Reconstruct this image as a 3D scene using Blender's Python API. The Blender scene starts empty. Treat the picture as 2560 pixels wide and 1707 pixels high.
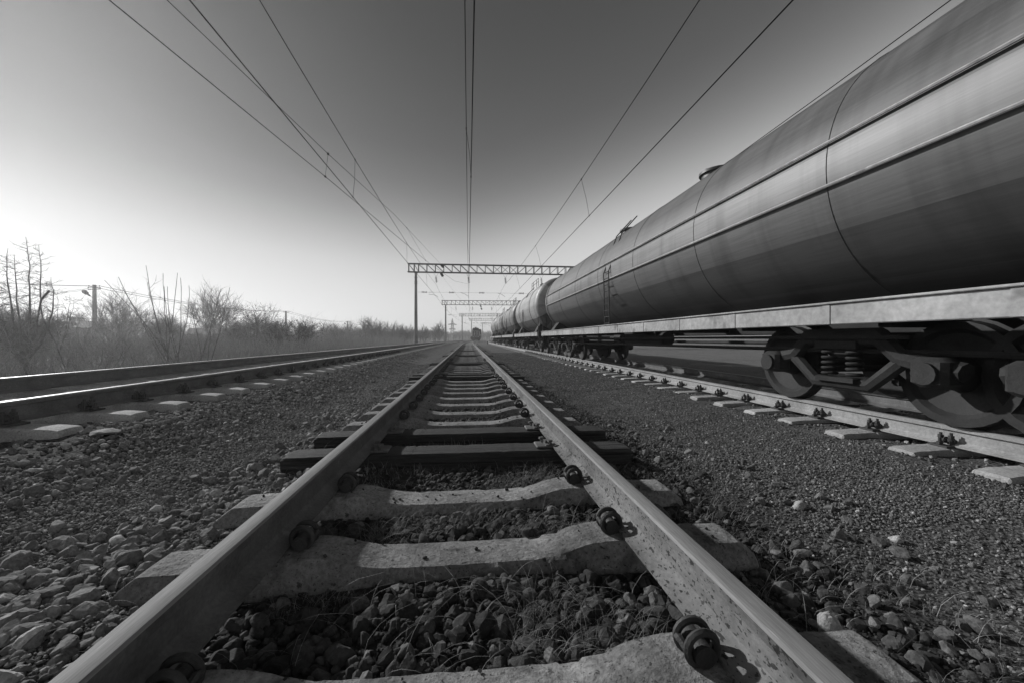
import bpy, math, random
import numpy as np
from mathutils import Vector, Matrix
R = math.radians
rng = np.random.default_rng(7)
random.seed(7)
scene = bpy.context.scene
COL = scene.collection
PI = math.pi

# ------------------------------------------------------------------ camera
CAM = Vector((0.037, 0.0, 0.707))
YAW, PITCH, FPX = R(6.2), R(-0.374), 995.0
cd = bpy.data.cameras.new('camera'); cam = bpy.data.objects.new('camera', cd); COL.objects.link(cam)
cam.location = CAM
cam.rotation_euler = (PI / 2 + PITCH, 0, -YAW)
cd.sensor_width = 36.0; cd.lens = FPX / 2560 * 36.0
cd.clip_start = 0.05; cd.clip_end = 5000
scene.camera = cam

def at(px, py, depth):
    """world point seen at full-size pixel (px,py) of the photograph at a chosen real distance ahead"""
    u = (px - 1280) / FPX; v = -(py - 847) / FPX
    f = Vector((math.sin(YAW), math.cos(YAW), 0)); r = Vector((math.cos(YAW), -math.sin(YAW), 0))
    return CAM + f * depth + r * (u * depth) + Vector((0, 0, v * depth))

# ------------------------------------------------------------------ tagging / linking
def tag(o, label=None, cat=None, group=None, kind=None):
    if label: o['label'] = label
    if cat: o['category'] = cat
    if group: o['group'] = group
    if kind: o['kind'] = kind
    return o
def empty(name, loc=(0, 0, 0), rz=0.0):
    o = bpy.data.objects.new(name, None); COL.objects.link(o)
    o.location = loc; o.rotation_euler = (0, 0, rz); o.empty_display_size = 0.2
    return o
def link(name, me, parent=None, loc=None, rz=None):
    o = bpy.data.objects.new(name, me); COL.objects.link(o)
    if parent: o.parent = parent
    if loc is not None: o.location = loc
    if rz is not None: o.rotation_euler = (0, 0, rz)
    return o
def copy_tree(o, parent=None):
    c = o.copy(); COL.objects.link(c)
    if parent: c.parent = parent
    for ch in list(o.children): copy_tree(ch, c)
    return c

# ------------------------------------------------------------------ mesh builder
class MB:
    def __init__(s): s.v = []; s.f = []; s.m = []; s.cur = 0
    def add(s, vs, fs, mi=None):
        b = len(s.v); s.v.extend([tuple(p) for p in vs])
        for f in fs: s.f.append(tuple(i + b for i in f)); s.m.append(s.cur if mi is None else mi)
    def box(s, c, d, rz=0.0, mi=None, taper=1.0):
        x, y, z = d[0] / 2, d[1] / 2, d[2] / 2
        co, si = math.cos(rz), math.sin(rz); vs = []
        for dz in (-1, 1):
            t = taper if dz > 0 else 1
            for dx, dy in ((-1, -1), (1, -1), (1, 1), (-1, 1)):
                px, py = dx * x * t, dy * y * t
                vs.append((c[0] + px * co - py * si, c[1] + px * si + py * co, c[2] + dz * z))
        s.add(vs, [(0, 3, 2, 1), (4, 5, 6, 7), (0, 1, 5, 4), (1, 2, 6, 5), (2, 3, 7, 6), (3, 0, 4, 7)], mi)
    def bbox(s, c, d, b=0.01, mi=None):
        """box with chamfered vertical and top edges"""
        x, y, z = d[0] / 2, d[1] / 2, d[2] / 2; vs = []
        def ring(xx, yy, zz, cc):
            return [(c[0] + p, c[1] + q, c[2] + zz) for p, q in ((-xx + cc, -yy), (xx - cc, -yy), (xx, -yy + cc), (xx, yy - cc), (xx - cc, yy), (-xx + cc, yy), (-xx, yy - cc), (-xx, -yy + cc))]
        rs = [ring(x - b, y - b, -z, b), ring(x, y, -z + b, b), ring(x, y, z - b, b), ring(x - b, y - b, z, b)]
        for r in rs: vs += r
        fs = [tuple(range(7, -1, -1)), tuple(range(24, 32))]
        for k in range(3):
            for i in range(8): fs.append((k * 8 + i, k * 8 + (i + 1) % 8, k * 8 + 8 + (i + 1) % 8, k * 8 + 8 + i))
        s.add(vs, fs, mi)
    def tube(s, pts, rad, n=6, closed=False, cap=True, mi=None):
        pts = [Vector(p) for p in pts]; m = len(pts)
        if not hasattr(rad, '__len__'): rad = [rad] * m
        vs = []; ref = None
        for i, p in enumerate(pts):
            if closed: t = pts[(i + 1) % m] - pts[i - 1]
            else: t = pts[min(i + 1, m - 1)] - pts[max(i - 1, 0)]
            if t.length < 1e-9: t = Vector((0, 0, 1))
            t.normalize()
            if ref is None:
                ref = Vector((0, 0, 1)) if abs(t.z) < .9 else Vector((1, 0, 0))
            a = t.cross(ref)
            if a.length < 1e-4: a = t.cross(Vector((0.3, 1, 0.2)))
            a.normalize(); b = a.cross(t); ref = b
            ref = t.cross(a) * -1 if False else b
            for k in range(n):
                an = 2 * PI * k / n
                vs.append(p + (a * math.cos(an) + b * math.sin(an)) * rad[i])
            ref = b
        fs = []
        for i in range(m if closed else m - 1):
            j = (i + 1) % m
            for k in range(n):
                fs.append((i * n + k, i * n + (k + 1) % n, j * n + (k + 1) % n, j * n + k))
        if cap and not closed:
            fs.append(tuple(range(n - 1, -1, -1))); fs.append(tuple((m - 1) * n + k for k in range(n)))
        s.add(vs, fs, mi)
    def cyl(s, a, b, r, n=12, r2=None, mi=None):
        s.tube([a, b], [r, r if r2 is None else r2], n, mi=mi)
    def ring(s, c, axis, R0, r, n=16, k=6, mi=None, a0=0, a1=2 * PI):
        ax = Vector(axis).normalized(); h = Vector((0, 0, 1)) if abs(ax.z) < .9 else Vector((1, 0, 0))
        a = ax.cross(h).normalized(); b = ax.cross(a)
        full = abs(a1 - a0 - 2 * PI) < 1e-4
        m = n if full else n + 1
        pts = [Vector(c) + (a * math.cos(a0 + (a1 - a0) * i / n) + b * math.sin(a0 + (a1 - a0) * i / n)) * R0 for i in range(m)]
        s.tube(pts, r, k, closed=full, mi=mi)
    def lathe(s, c, axis, prof, n=24, mi=None):
        """prof: list of (distance along axis, radius)"""
        ax = Vector(axis).normalized(); h = Vector((0, 0, 1)) if abs(ax.z) < .9 else Vector((1, 0, 0))
        a = ax.cross(h).normalized(); b = ax.cross(a); c = Vector(c); vs = []; fs = []
        for d, r in prof:
            for k in range(n):
                an = 2 * PI * k / n
                vs.append(c + ax * d + (a * math.cos(an) + b * math.sin(an)) * r)
        for i in range(len(prof) - 1):
            for k in range(n): fs.append((i * n + k, i * n + (k + 1) % n, (i + 1) * n + (k + 1) % n, (i + 1) * n + k))
        fs.append(tuple(range(n - 1, -1, -1))); fs.append(tuple((len(prof) - 1) * n + k for k in range(n)))
        s.add(vs, fs, mi)
    def sweep(s, prof, path, mats=None, flat_caps=True):
        """prof: closed list of (x,z); path: list of (x,y,z,heading)"""
        n = len(prof); vs = []
        for x, y, z, h in path:
            c, si = math.cos(h), math.sin(h)
            for px, pz in prof: vs.append((x + px * c, y - px * si, z + pz))
        b = len(s.v); s.v.extend(vs)
        for i in range(len(path) - 1):
            for k in range(n):
                s.f.append((b + i * n + k, b + i * n + (k + 1) % n, b + (i + 1) * n + (k + 1) % n, b + (i + 1) * n + k))
                s.m.append(mats[k] if mats else s.cur)
        s.f.append(tuple(b + k for k in range(n))); s.m.append(mats[0] if mats else s.cur)
        s.f.append(tuple(b + (len(path) - 1) * n + k for k in range(n - 1, -1, -1))); s.m.append(mats[0] if mats else s.cur)
    def mesh(s, name, mats, smooth=False, fix=True):
        me = bpy.data.meshes.new(name); me.from_pydata(s.v, [], s.f)
        if not isinstance(mats, (list, tuple)): mats = [mats]
        for m in mats: me.materials.append(m)
        if len(mats) > 1: me.polygons.foreach_set('material_index', np.array(s.m, dtype=np.int32))
        if fix:
            import bmesh
            bm = bmesh.new(); bm.from_mesh(me); bmesh.ops.recalc_face_normals(bm, faces=bm.faces); bm.to_mesh(me); bm.free()
        if smooth:
            me.polygons.foreach_set('use_smooth', np.ones(len(me.polygons), dtype=bool))
            try: me.set_sharp_from_angle(angle=R(smooth if not isinstance(smooth, bool) else 40))
            except Exception: pass
        me.update(); return me
    def build(s, name, mats, parent=None, smooth=False, loc=None, rz=None, fix=True):
        return link(name, s.mesh(name, mats, smooth, fix), parent, loc, rz)

def np_mesh(name, V, F, mat, parent=None, smooth=False, midx=None):
    """V (n,3) F (m,3|4) arrays"""
    me = bpy.data.meshes.new(name)
    n, (m, k) = len(V), F.shape
    me.vertices.add(n); me.vertices.foreach_set('co', np.ascontiguousarray(V, dtype=np.float32).ravel())
    me.loops.add(m * k); me.loops.foreach_set('vertex_index', np.ascontiguousarray(F, dtype=np.int32).ravel())
    me.polygons.add(m); me.polygons.foreach_set('loop_start', np.arange(0, m * k, k, dtype=np.int32))
    mats = mat if isinstance(mat, (list, tuple)) else [mat]
    for x in mats: me.materials.append(x)
    if midx is not None: me.polygons.foreach_set('material_index', np.ascontiguousarray(midx, dtype=np.int32))
    me.polygons.foreach_set('use_smooth', np.full(m, bool(smooth)))
    me.update(calc_edges=True); me.validate()
    return link(name, me, parent)

# ------------------------------------------------------------------ materials (all neutral greys: the photograph is black and white)
def g(v): return (v, v, v, 1)
def M(name, v, rough=.85, var=.35, scale=6.0, bump=.25, bscale=40.0, metal=0.0, spec=.3, spots=(), stretch=(1, 1, 1), fine=.15, rnd=0.0, runs=0):
    m = bpy.data.materials.new(name); m.use_nodes = True; nt = m.node_tree; N, L = nt.nodes, nt.links
    b = N['Principled BSDF']; b.inputs['Roughness'].default_value = rough; b.inputs['Metallic'].default_value = metal
    b.inputs['Specular IOR Level'].default_value = spec
    tc = N.new('ShaderNodeTexCoord'); mp = N.new('ShaderNodeMapping'); mp.inputs['Scale'].default_value = stretch
    L.new(tc.outputs['Object'], mp.inputs['Vector'])
    def noise(sc, det=5, ro=.6):
        n = N.new('ShaderNodeTexNoise'); n.inputs['Scale'].default_value = sc; n.inputs['Detail'].default_value = det
        n.inputs['Roughness'].default_value = ro; L.new(mp.outputs['Vector'], n.inputs['Vector']); return n
    def ramp(src, p0, c0, p1, c1):
        r = N.new('ShaderNodeValToRGB'); e = r.color_ramp.elements
        e[0].position = p0; e[0].color = g(c0); e[1].position = p1; e[1].color = g(c1); L.new(src, r.inputs['Fac']); return r
    def mul(a, bb):
        x = N.new('ShaderNodeMix'); x.data_type = 'RGBA'; x.blend_type = 'MULTIPLY'; x.inputs[0].default_value = 1
        L.new(a, x.inputs[6]); L.new(bb, x.inputs[7]); return x.outputs[2]
    n1 = noise(scale); c = ramp(n1.outputs['Fac'], .3, v * (1 - var), .72, v * (1 + var)).outputs['Color']
    if fine: c = mul(c, ramp(noise(scale * 14, 3).outputs['Fac'], .3, 1 - fine * 1.6, .7, 1 + fine).outputs['Color'])
    for sc, lo, hi, val in spots:                     # stains: noise above a threshold
        c = mul(c, ramp(noise(sc, 3, .5).outputs['Fac'], lo, 1.0, hi, val).outputs['Color'])
    if runs:
        n_ = N.new('ShaderNodeTexNoise'); n_.inputs['Scale'].default_value = 1.5; n_.inputs['Detail'].default_value = 5; mp2 = N.new('ShaderNodeMapping'); mp2.inputs['Scale'].default_value = (.5, 2.2, .12); L.new(tc.outputs['Object'], mp2.inputs['Vector']); L.new(mp2.outputs['Vector'], n_.inputs['Vector'])
        c = mul(c, ramp(n_.outputs['Fac'], .50, 1.0, .68, runs).outputs['Color'])
    if rnd:
        oi = N.new('ShaderNodeObjectInfo'); c = mul(c, ramp(oi.outputs['Random'], 0, 1 - rnd, 1, 1 + rnd).outputs['Color'])
    L.new(c, b.inputs['Base Color'])
    if bump:
        bp = N.new('ShaderNodeBump'); bp.inputs['Strength'].default_value = bump; bp.inputs['Distance'].default_value = .02
        L.new(noise(bscale, 6, .65).outputs['Fac'], bp.inputs['Height']); L.new(bp.outputs['Normal'], b.inputs['Normal'])
    return m

def M_stone(name, lo, hi, attr=True):
    """every stone its own tone (Random Per Island)"""
    m = bpy.data.materials.new(name); m.use_nodes = True; nt = m.node_tree; N, L = nt.nodes, nt.links
    b = N['Principled BSDF']; b.inputs['Roughness'].default_value = .9; b.inputs['Specular IOR Level'].default_value = .25
    ge = N.new('ShaderNodeNewGeometry'); r = N.new('ShaderNodeValToRGB'); e = r.color_ramp.elements
    e[0].position = 0; e[0].color = g(lo); e[1].position = .9; e[1].color = g((lo * .45 + hi * .55)); x = e.new(1.0); x.color = g(hi * 1.5)
    L.new(ge.outputs['Random Per Island'], r.inputs['Fac'])
    tc = N.new('ShaderNodeTexCoord'); n = N.new('ShaderNodeTexNoise'); n.inputs['Scale'].default_value = 55; n.inputs['Detail'].default_value = 6; n.inputs['Roughness'].default_value = .7
    L.new(tc.outputs['Object'], n.inputs['Vector'])
    r2 = N.new('ShaderNodeValToRGB'); r2.color_ramp.elements[0].color = g(.45); r2.color_ramp.elements[1].color = g(1.5); r2.color_ramp.elements[0].position = .3; r2.color_ramp.elements[1].position = .72
    L.new(n.outputs['Fac'], r2.inputs['Fac'])
    mx = N.new('ShaderNodeMix'); mx.data_type = 'RGBA'; mx.blend_type = 'MULTIPLY'; mx.inputs[0].default_value = 1
    L.new(r.outputs['Color'], mx.inputs[6]); L.new(r2.outputs['Color'], mx.inputs[7]); L.new(mx.outputs[2], b.inputs['Base Color'])
    bp = N.new('ShaderNodeBump'); bp.inputs['Strength'].default_value = .5; bp.inputs['Distance'].default_value = .006
    L.new(n.outputs['Fac'], bp.inputs['Height']); L.new(bp.outputs['Normal'], b.inputs['Normal'])
    return m

m_conc = M('concrete', .27, .92, .4, 4, .7, 28, spots=((26, .66, .69, .35), (60, .645, .675, .4), (130, .63, .67, .45), (3.2, .46, .66, .5), (9, .6, .68, .6)), rnd=.18, fine=.22)
m_conc_l = M('pale_concrete', .40, .9, .25, 5, .3, 60, spots=((60, .64, .70, .45),), rnd=.15, fine=.2)
m_wood = M('tarred_wood', .05, .8, .6, 5, 1.0, 14, stretch=(.35, 9, 9), rnd=.2, fine=.3, spots=((3, .6, .66, .35),))
m_rust = M('rusted_rail_steel', .12, .7, .35, 5, .2, 70, spec=.4, spots=((9, .66, .72, 1.5),))
m_rust_spot = M('stained_rail_steel', .165, .75, .3, 4, .2, 70, spec=.25, stretch=(1, .6, 1), spots=((44, .615, .64, .22), (95, .615, .64, .3), (17, .66, .69, .35), (3, .5, .72, .5)))
m_rust_pale = M('dusty_rail_steel', .30, .75, .25, 3, .2, 60, spec=.3)
m_head = M('worn_rail_head', .24, .72, .25, 3, .05, 120, metal=0, spec=.12, stretch=(6, .25, 6), spots=((30, .66, .7, 1.5),))
m_head_bright = M('polished_rail_head', .62, .25, .1, 2, 0, 100, metal=.95, fine=.03, stretch=(6, .2, 6))
m_iron = M('dark_iron', .045, .6, .4, 8, .3, 80, spec=.4)
m_gantry = M('gantry_steel', .05, .6, .3, 3, .1, 40)
m_wire = M('wire_metal', .008, .9, .2, 3, 0, 10, spec=0)
m_post = M('weathered_post_concrete', .20, .9, .3, 2, .2, 30, stretch=(1, 1, .4))
m_ins = M('glazed_insulator', .02, .25, .2, 5, 0, 10, spec=.6)
m_bark = M('bare_bark', .2, .9, .4, 5, .2, 40, rnd=.1)
m_bark_p = M('pale_twigs', .20, .9, .4, 5, .2, 40, rnd=.1)
m_leaf = M('dead_leaves', .07, .85, .4, 4, 0, 10)
m_wood_far = M('far_woodland_bark', .075, .95, .5, .25, 0, 10)
m_white = M('white_paint', .8, .6, .05, 4, .05, 20)
HAZE = 0.0015
# ------------------------------------------------------------------ the lie of the land
def shift(y):
    y = np.asarray(y, dtype=float); return np.where(y > 60, .00041 * (y - 60) ** 2, 0.0)
def head(y): return math.atan(2 * .00041 * max(0, y - 60))
def vnoise(x, y, seed=0):
    xi = np.floor(x).astype(int); yi = np.floor(y).astype(int); fx = x - xi; fy = y - yi
    fx = fx * fx * (3 - 2 * fx); fy = fy * fy * (3 - 2 * fy)
    def h(a, b):
        n = (a * 374761393 + b * 668265263 + seed * 1442695) & 0x7fffffff
        n = ((n ^ (n >> 13)) * 1274126177) & 0x7fffffff
        return ((n ^ (n >> 16)) & 0xffff) / 65535.0
    return (h(xi, yi) * (1 - fx) + h(xi + 1, yi) * fx) * (1 - fy) + (h(xi, yi + 1) * (1 - fx) + h(xi + 1, yi + 1) * fx) * fy
PX = [-900, -120, -30, -12, -8.6, -7.2, -6.3, -6.0, -3.2, -2.9, -2.35, -1.9, -1.45, -1.3, -.72, 0, .72, 1.3, 1.6, 2.4, 3.5, 3.85, 6.6, 8.5, 12, 30, 900]
PZ = [-.2, -.5, -.55, -.55, -.5, -.35, -.13, -.10, -.10, -.12, -.25, -.315, -.335, -.32, -.30, -.305, -.30, -.325, -.36, -.37, -.325, -.315, -.335, -.4, -.4, -.5, -.2]
def ground_z(x, y):
    x = np.asarray(x, float); y = np.asarray(y, float)
    xs = x - shift(y)
    z = np.interp(xs, PX, PZ)
    near = np.abs(xs) < 9
    n = (vnoise(x * 1.3, y * 1.3, 1) - .5) * .05 + (vnoise(x * 4.5, y * 4.5, 2) - .5) * .022
    far = (vnoise(x * .12, y * .12, 3) - .5) * .5 + (vnoise(x * .5, y * .5, 4) - .5) * .2
    k = np.clip((np.abs(xs + 1) - 8) / 6, 0, 1)
    z = z + n * (1 - k) + far * k * .6
    d = np.hypot(x, y); z = z + np.clip((d - 230) / 400, 0, 1) ** 1.2 * 5 * np.clip((np.abs(xs - 2) - 8) / 40, 0, 1) + np.clip((y - 330) / 300, 0, 1) * 3
    return z

def axis(lims):
    out = []
    for a, b, st in lims: out.append(np.arange(a, b, st))
    out.append(np.array([lims[-1][1]])); return np.concatenate(out)
gx = axis([(-600, -200, 40), (-200, -60, 10), (-60, -14, 1.5), (-14, -7.5, .4), (-7.5, -4, .12), (-4, 4.6, .055), (4.6, 8, .3), (8, 30, 2), (30, 200, 17), (200, 600, 40)])
gy = axis([(-60, -4, 4), (-4, 0, .4), (0, 7, .055), (7, 14, .12), (14, 30, .35), (30, 90, 1.2), (90, 300, 6), (300, 620, 20)])
GX, GY = np.meshgrid(gx, gy, indexing='ij'); GZ = ground_z(GX, GY)
nx, ny = GX.shape; V = np.stack([GX.ravel(), GY.ravel(), GZ.ravel()], 1)
ii, jj = np.meshgrid(np.arange(nx - 1), np.arange(ny - 1), indexing='ij'); a = (ii * ny + jj).ravel()
F = np.stack([a, a + ny, a + ny + 1, a + 1], 1)

mg = bpy.data.materials.new('ground_gravel_and_grass'); mg.use_nodes = True; N, L = mg.node_tree.nodes, mg.node_tree.links
b = N['Principled BSDF']; b.inputs['Roughness'].default_value = .95; b.inputs['Specular IOR Level'].default_value = .15
tc = N.new('ShaderNodeTexCoord'); sp = N.new('ShaderNodeSeparateXYZ'); L.new(tc.outputs['Object'], sp.inputs[0])
def vor(sc):
    v = N.new('ShaderNodeTexVoronoi'); v.inputs['Scale'].default_value = sc; L.new(tc.outputs['Object'], v.inputs['Vector']); return v
def noi(sc, det=6, ro=.65):
    v = N.new('ShaderNodeTexNoise'); v.inputs['Scale'].default_value = sc; v.inputs['Detail'].default_value = det; v.inputs['Roughness'].default_value = ro
    L.new(tc.outputs['Object'], v.inputs['Vector']); return v
def rmp(src, pts):
    r = N.new('ShaderNodeValToRGB'); e = r.color_ramp.elements
    while len(e) < len(pts): e.new(.5)
    for k, (p, c) in enumerate(pts): e[k].position = p; e[k].color = g(c)
    L.new(src, r.inputs['Fac']); return r.outputs['Color']
def mixc(f, a_, b_, mode='MIX'):
    x = N.new('ShaderNodeMix'); x.data_type = 'RGBA'; x.blend_type = mode
    if hasattr(f, 'node'): L.new(f, x.inputs[0])
    else: x.inputs[0].default_value = f
    L.new(a_, x.inputs[6]); L.new(b_, x.inputs[7]); return x.outputs[2]
v1 = vor(45); v2 = vor(16)
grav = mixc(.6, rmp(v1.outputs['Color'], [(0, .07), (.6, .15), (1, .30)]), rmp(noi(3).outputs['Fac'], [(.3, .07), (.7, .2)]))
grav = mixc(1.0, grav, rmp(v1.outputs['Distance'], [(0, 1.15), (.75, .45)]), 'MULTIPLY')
ball = rmp(noi(14).outputs['Fac'], [(.3, .02), (.7, .06)])
earth = rmp(noi(1.4).outputs['Fac'], [(.3, .09), (.7, .2)])
earth = mixc(.5, earth, rmp(noi(12).outputs['Fac'], [(.3, .05), (.7, .22)]))
# zones across the tracks, their edges broken by noise
nz = noi(2.2, 4); ma = N.new('ShaderNodeMath'); ma.operation = 'MULTIPLY_ADD'; ma.inputs[1].default_value = .9
sub = N.new('ShaderNodeMath'); sub.operation = 'SUBTRACT'; sub.inputs[1].default_value = .5; L.new(nz.outputs['Fac'], sub.inputs[0])
L.new(sub.outputs[0], ma.inputs[0]); L.new(sp.outputs['X'], ma.inputs[2])
def zone(x0, x1):
    mr = N.new('ShaderNodeMapRange'); mr.inputs['From Min'].default_value = x0; mr.inputs['From Max'].default_value = x1
    L.new(ma.outputs[0], mr.inputs['Value']); return mr.outputs['Result']
c = mixc(zone(-9.2, -8.2), earth, ball)
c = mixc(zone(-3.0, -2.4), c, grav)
c = mixc(zone(-1.7, -1.35), c, ball)
c = mixc(zone(1.6, 2.1), c, grav)
c = mixc(zone(11.5, 13), c, earth)
L.new(c, b.inputs['Base Color'])
bp = N.new('ShaderNodeBump'); bp.inputs['Strength'].default_value = .9; bp.inputs['Distance'].default_value = .012; L.new(v1.outputs['Distance'], bp.inputs['Height']); bp.invert = True
bp2 = N.new('ShaderNodeBump'); bp2.inputs['Strength'].default_value = .6; bp2.inputs['Distance'].default_value = .03; L.new(noi(22).outputs['Fac'], bp2.inputs['Height']); L.new(bp.outputs['Normal'], bp2.inputs['Normal'])
L.new(bp2.outputs['Normal'], b.inputs['Normal'])
ground = np_mesh('ground', V, F, mg, smooth=True); tag(ground, 'gravelly ground between and beside the tracks, rough earth beyond', 'ground', kind='structure')

# ------------------------------------------------------------------ tracks
TRK = {'m': (0.0, 0.0, 0.0), 'r': (5.22, -.078, -.078), 'l': (-4.56, .258, .197)}   # centre X, left rail top, right rail top
HR = [(-.075, -.18), (.075, -.18), (.075, -.170), (.022, -.152), (.0095, -.135), (.009, -.052), (.0365, -.040), (.0375, -.012), (.031, -.003), (.016, 0),
      (-.016, 0), (-.031, -.003), (-.0375, -.012), (-.0365, -.040), (-.009, -.052), (-.0095, -.135), (-.022, -.152), (-.075, -.170)]
HM = [0] * 18
for k in (7, 8, 9, 10, 11): HM[k] = 1
def rail_path(x0, z0, y0=-3.5, y1=240):
    ys = [y0, 0, 6, 15, 30, 45, 60] + list(np.arange(66, y1, 6))
    return [(x0 + float(shift(y)), y, z0, head(y)) for y in ys]
def rail(x0, z0, side_mat, head_mat, label, y0=-3.5):
    mb = MB(); mb.sweep(HR, rail_path(x0, z0, y0), HM)
    o = mb.build('steel_rail', [side_mat, head_mat], smooth=35)
    return tag(o, label, 'rail', 'rails of the three tracks')
rail(-.7975, 0, m_rust, m_head, 'left rail of the middle track, inner side in shade, running into the bottom left corner')
rail(.7975, 0, m_rust_spot, m_head, 'right rail of the middle track, its pale inner side spattered with dark stains')
rail(5.22 - .7975, -.078, m_rust_pale, m_head, 'dusty pale rail of the right track, the one nearer the gravel path')
rail(5.22 + .7975, -.078, m_rust, m_head, 'far rail of the right track, behind the wheels of the tank wagons')
rail(-4.56 - .7975, .258, m_rust, m_head_bright, 'rail of the left track nearest the bushes, its top edge shining')
rail(-4.56 + .7975, .197, m_rust, m_head_bright, 'rail of the left track nearest the ballast slope, its top edge shining')

# sleepers --------------------------------------------------------
def sleeper_mesh(name, mat, prof, seed, tw=.098, bw=.15, hgt=.22):
    r = np.random.default_rng(seed); st = []; fx_ = sorted(set([round(p[0], 4) for p in prof] + [round(x_, 4) for x_ in np.arange(0, 1.26, .045)])); prof = [(x_, float(np.interp(x_, [p[0] for p in prof], [p[1] for p in prof]))) for x_ in fx_]
    for x, z in [(-x, z) for x, z in reversed(prof) if x > 0] + list(prof): st.append((x, z))
    mb = MB(); n = 8; vs = []
    for i, (x, z) in enumerate(st):
        j = lambda a: (r.random() - .5) * a
        e = .985 if i in (0, len(st) - 1) else 1
        zz = z + j(.003); ch = [.011 * r.random() if r.random() < .14 else 0 for _ in range(2)]
        vs += [(x, -bw * e, -hgt), (x, -tw * 1.13 * e + j(.004), zz - .022 + j(.012)), (x, -tw * e + j(.005) + ch[0], zz - .004 - ch[0] * .6), (x, -tw * .4, zz + j(.004)), (x, tw * .4, zz + j(.004)), (x, tw * e + j(.005) - ch[1], zz - .004 - ch[1] * .6), (x, tw * 1.13 * e + j(.004), zz - .022 + j(.006)), (x, bw * e, -hgt)]
    fs = []
    for i in range(len(st) - 1):
        for k in range(n): fs.append((i * n + k, i * n + (k + 1) % n, (i + 1) * n + (k + 1) % n, (i + 1) * n + k))
    fs.append(tuple(range(n))); fs.append(tuple((len(st) - 1) * n + k for k in range(n)))
    mb.add(vs, fs); return mb.mesh(name, mat, smooth=24)
PRO = [(0, -.062), (.15, -.062), (.30, -.060), (.38, -.054), (.46, -.036), (.54, -.012), (.60, -.002), (.66, 0), (.80, -.002), (.93, -.004), (.99, -.018), (1.05, -.032), (1.14, -.036), (1.262, -.039), (1.275, -.043), (1.34, -.092), (1.35, -.105)]
PRO2 = [(0, -.03), (.3, -.03), (.5, -.01), (.62, 0), (.95, -.002), (1.1, -.006), (1.29, -.010), (1.335, -.018), (1.35, -.04)]
PROW = [(0, 0), (.4, .002), (.9, 0), (1.2, -.002), (1.34, -.004), (1.37, -.012)]
SM = [sleeper_mesh('concrete_sleeper', m_conc, PRO, 10 + k) for k in range(5)]
SR = [sleeper_mesh('concrete_sleeper', m_conc_l, PRO2, 30 + k, .10, .13) for k in range(3)]
SW = [sleeper_mesh('wooden_sleeper', m_wood, PROW, 50 + k, .12, .125, .2) for k in range(2)]
def clip_mesh():
    mb = MB()
    for y in (-.022, .030): mb.ring((0, y, 0), (0.10 if y < 0 else -.06, 1, 0), .044, .0115, 18, 7)
    mb.tube([(.044, -.022, 0), (.05, .004, .012), (.044, .03, 0)], .011, 6)
    mb.cyl((0, -.052, -.012), (0, .05, -.012), .030, 14); mb.cyl((0, -.058, -.012), (0, -.05, -.012), .02, 8)
    return mb.mesh('rail_clip', m_iron, smooth=45)
def kb_mesh():
    mb = MB()
    mb.box((.05, 0, .008), (.23, .15, .016))
    mb.box((.055, -.045, .035), (.035, .02, .05)); mb.box((.055, .045, .035), (.035, .02, .05))
    mb.cyl((.03, -.04, .01), (.03, -.04, .125), .0115, 8); mb.cyl((.03, .04, .01), (.03, .04, .115), .0115, 8); mb.cyl((-.035, 0, .01), (-.035, 0, .08), .0115, 8)
    for y, z in ((-.04, .075), (.04, .07)): mb.cyl((.03, y, z), (.03, y, z + .024), .023, 6)
    mb.cyl((-.035, 0, .016), (-.035, 0, .042), .024, 6)
    mb.box((.055, 0, .055), (.07, .06, .025)); mb.ring((.03, 0, .055), (0, 1, 0), .024, .008, 10, 5)
    return mb.mesh('rail_bolts', m_iron, smooth=40)
def plate_mesh():
    mb = MB(); mb.bbox((0, 0, .009), (.30, .17, .018), .006)
    mb.box((.06, 0, .022), (.025, .17, .018))
    for x, y in ((-.09, -.05), (.03, .055), (.085, -.05)):
        mb.cyl((x, y, .018), (x, y, .05), .010, 7); mb.box((x + .006, y, .055), (.036, .026, .016), .3)
    mb.box((.05, 0, .036), (.05, .05, .03), .2)
    return mb.mesh('tie_plate', m_rust, smooth=30)
ME_CLIP, ME_KB, ME_PLATE = clip_mesh(), kb_mesh(), plate_mesh()
ORD = ['nearest', 'second', 'third', 'fourth', 'fifth', 'sixth', 'seventh', 'eighth', 'ninth', 'tenth', 'eleventh', 'twelfth', 'thirteenth', 'fourteenth', 'fifteenth', 'sixteenth']
ym = [.38, 1.055, 1.80, 2.44, 3.28, 3.92]
while ym[-1] < 150: ym.append(ym[-1] + .65 + (random.random() - .5) * .05)
yr = [1.22 + .65 * k + (random.random() - .5) * .04 for k in range(150)]
yl = [.42 + .65 * k + (random.random() - .5) * .04 for k in range(150)]
WOODI = {4, 5, 14, 15, 22, 23, 33, 34, 47, 48}
far_s = []
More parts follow.
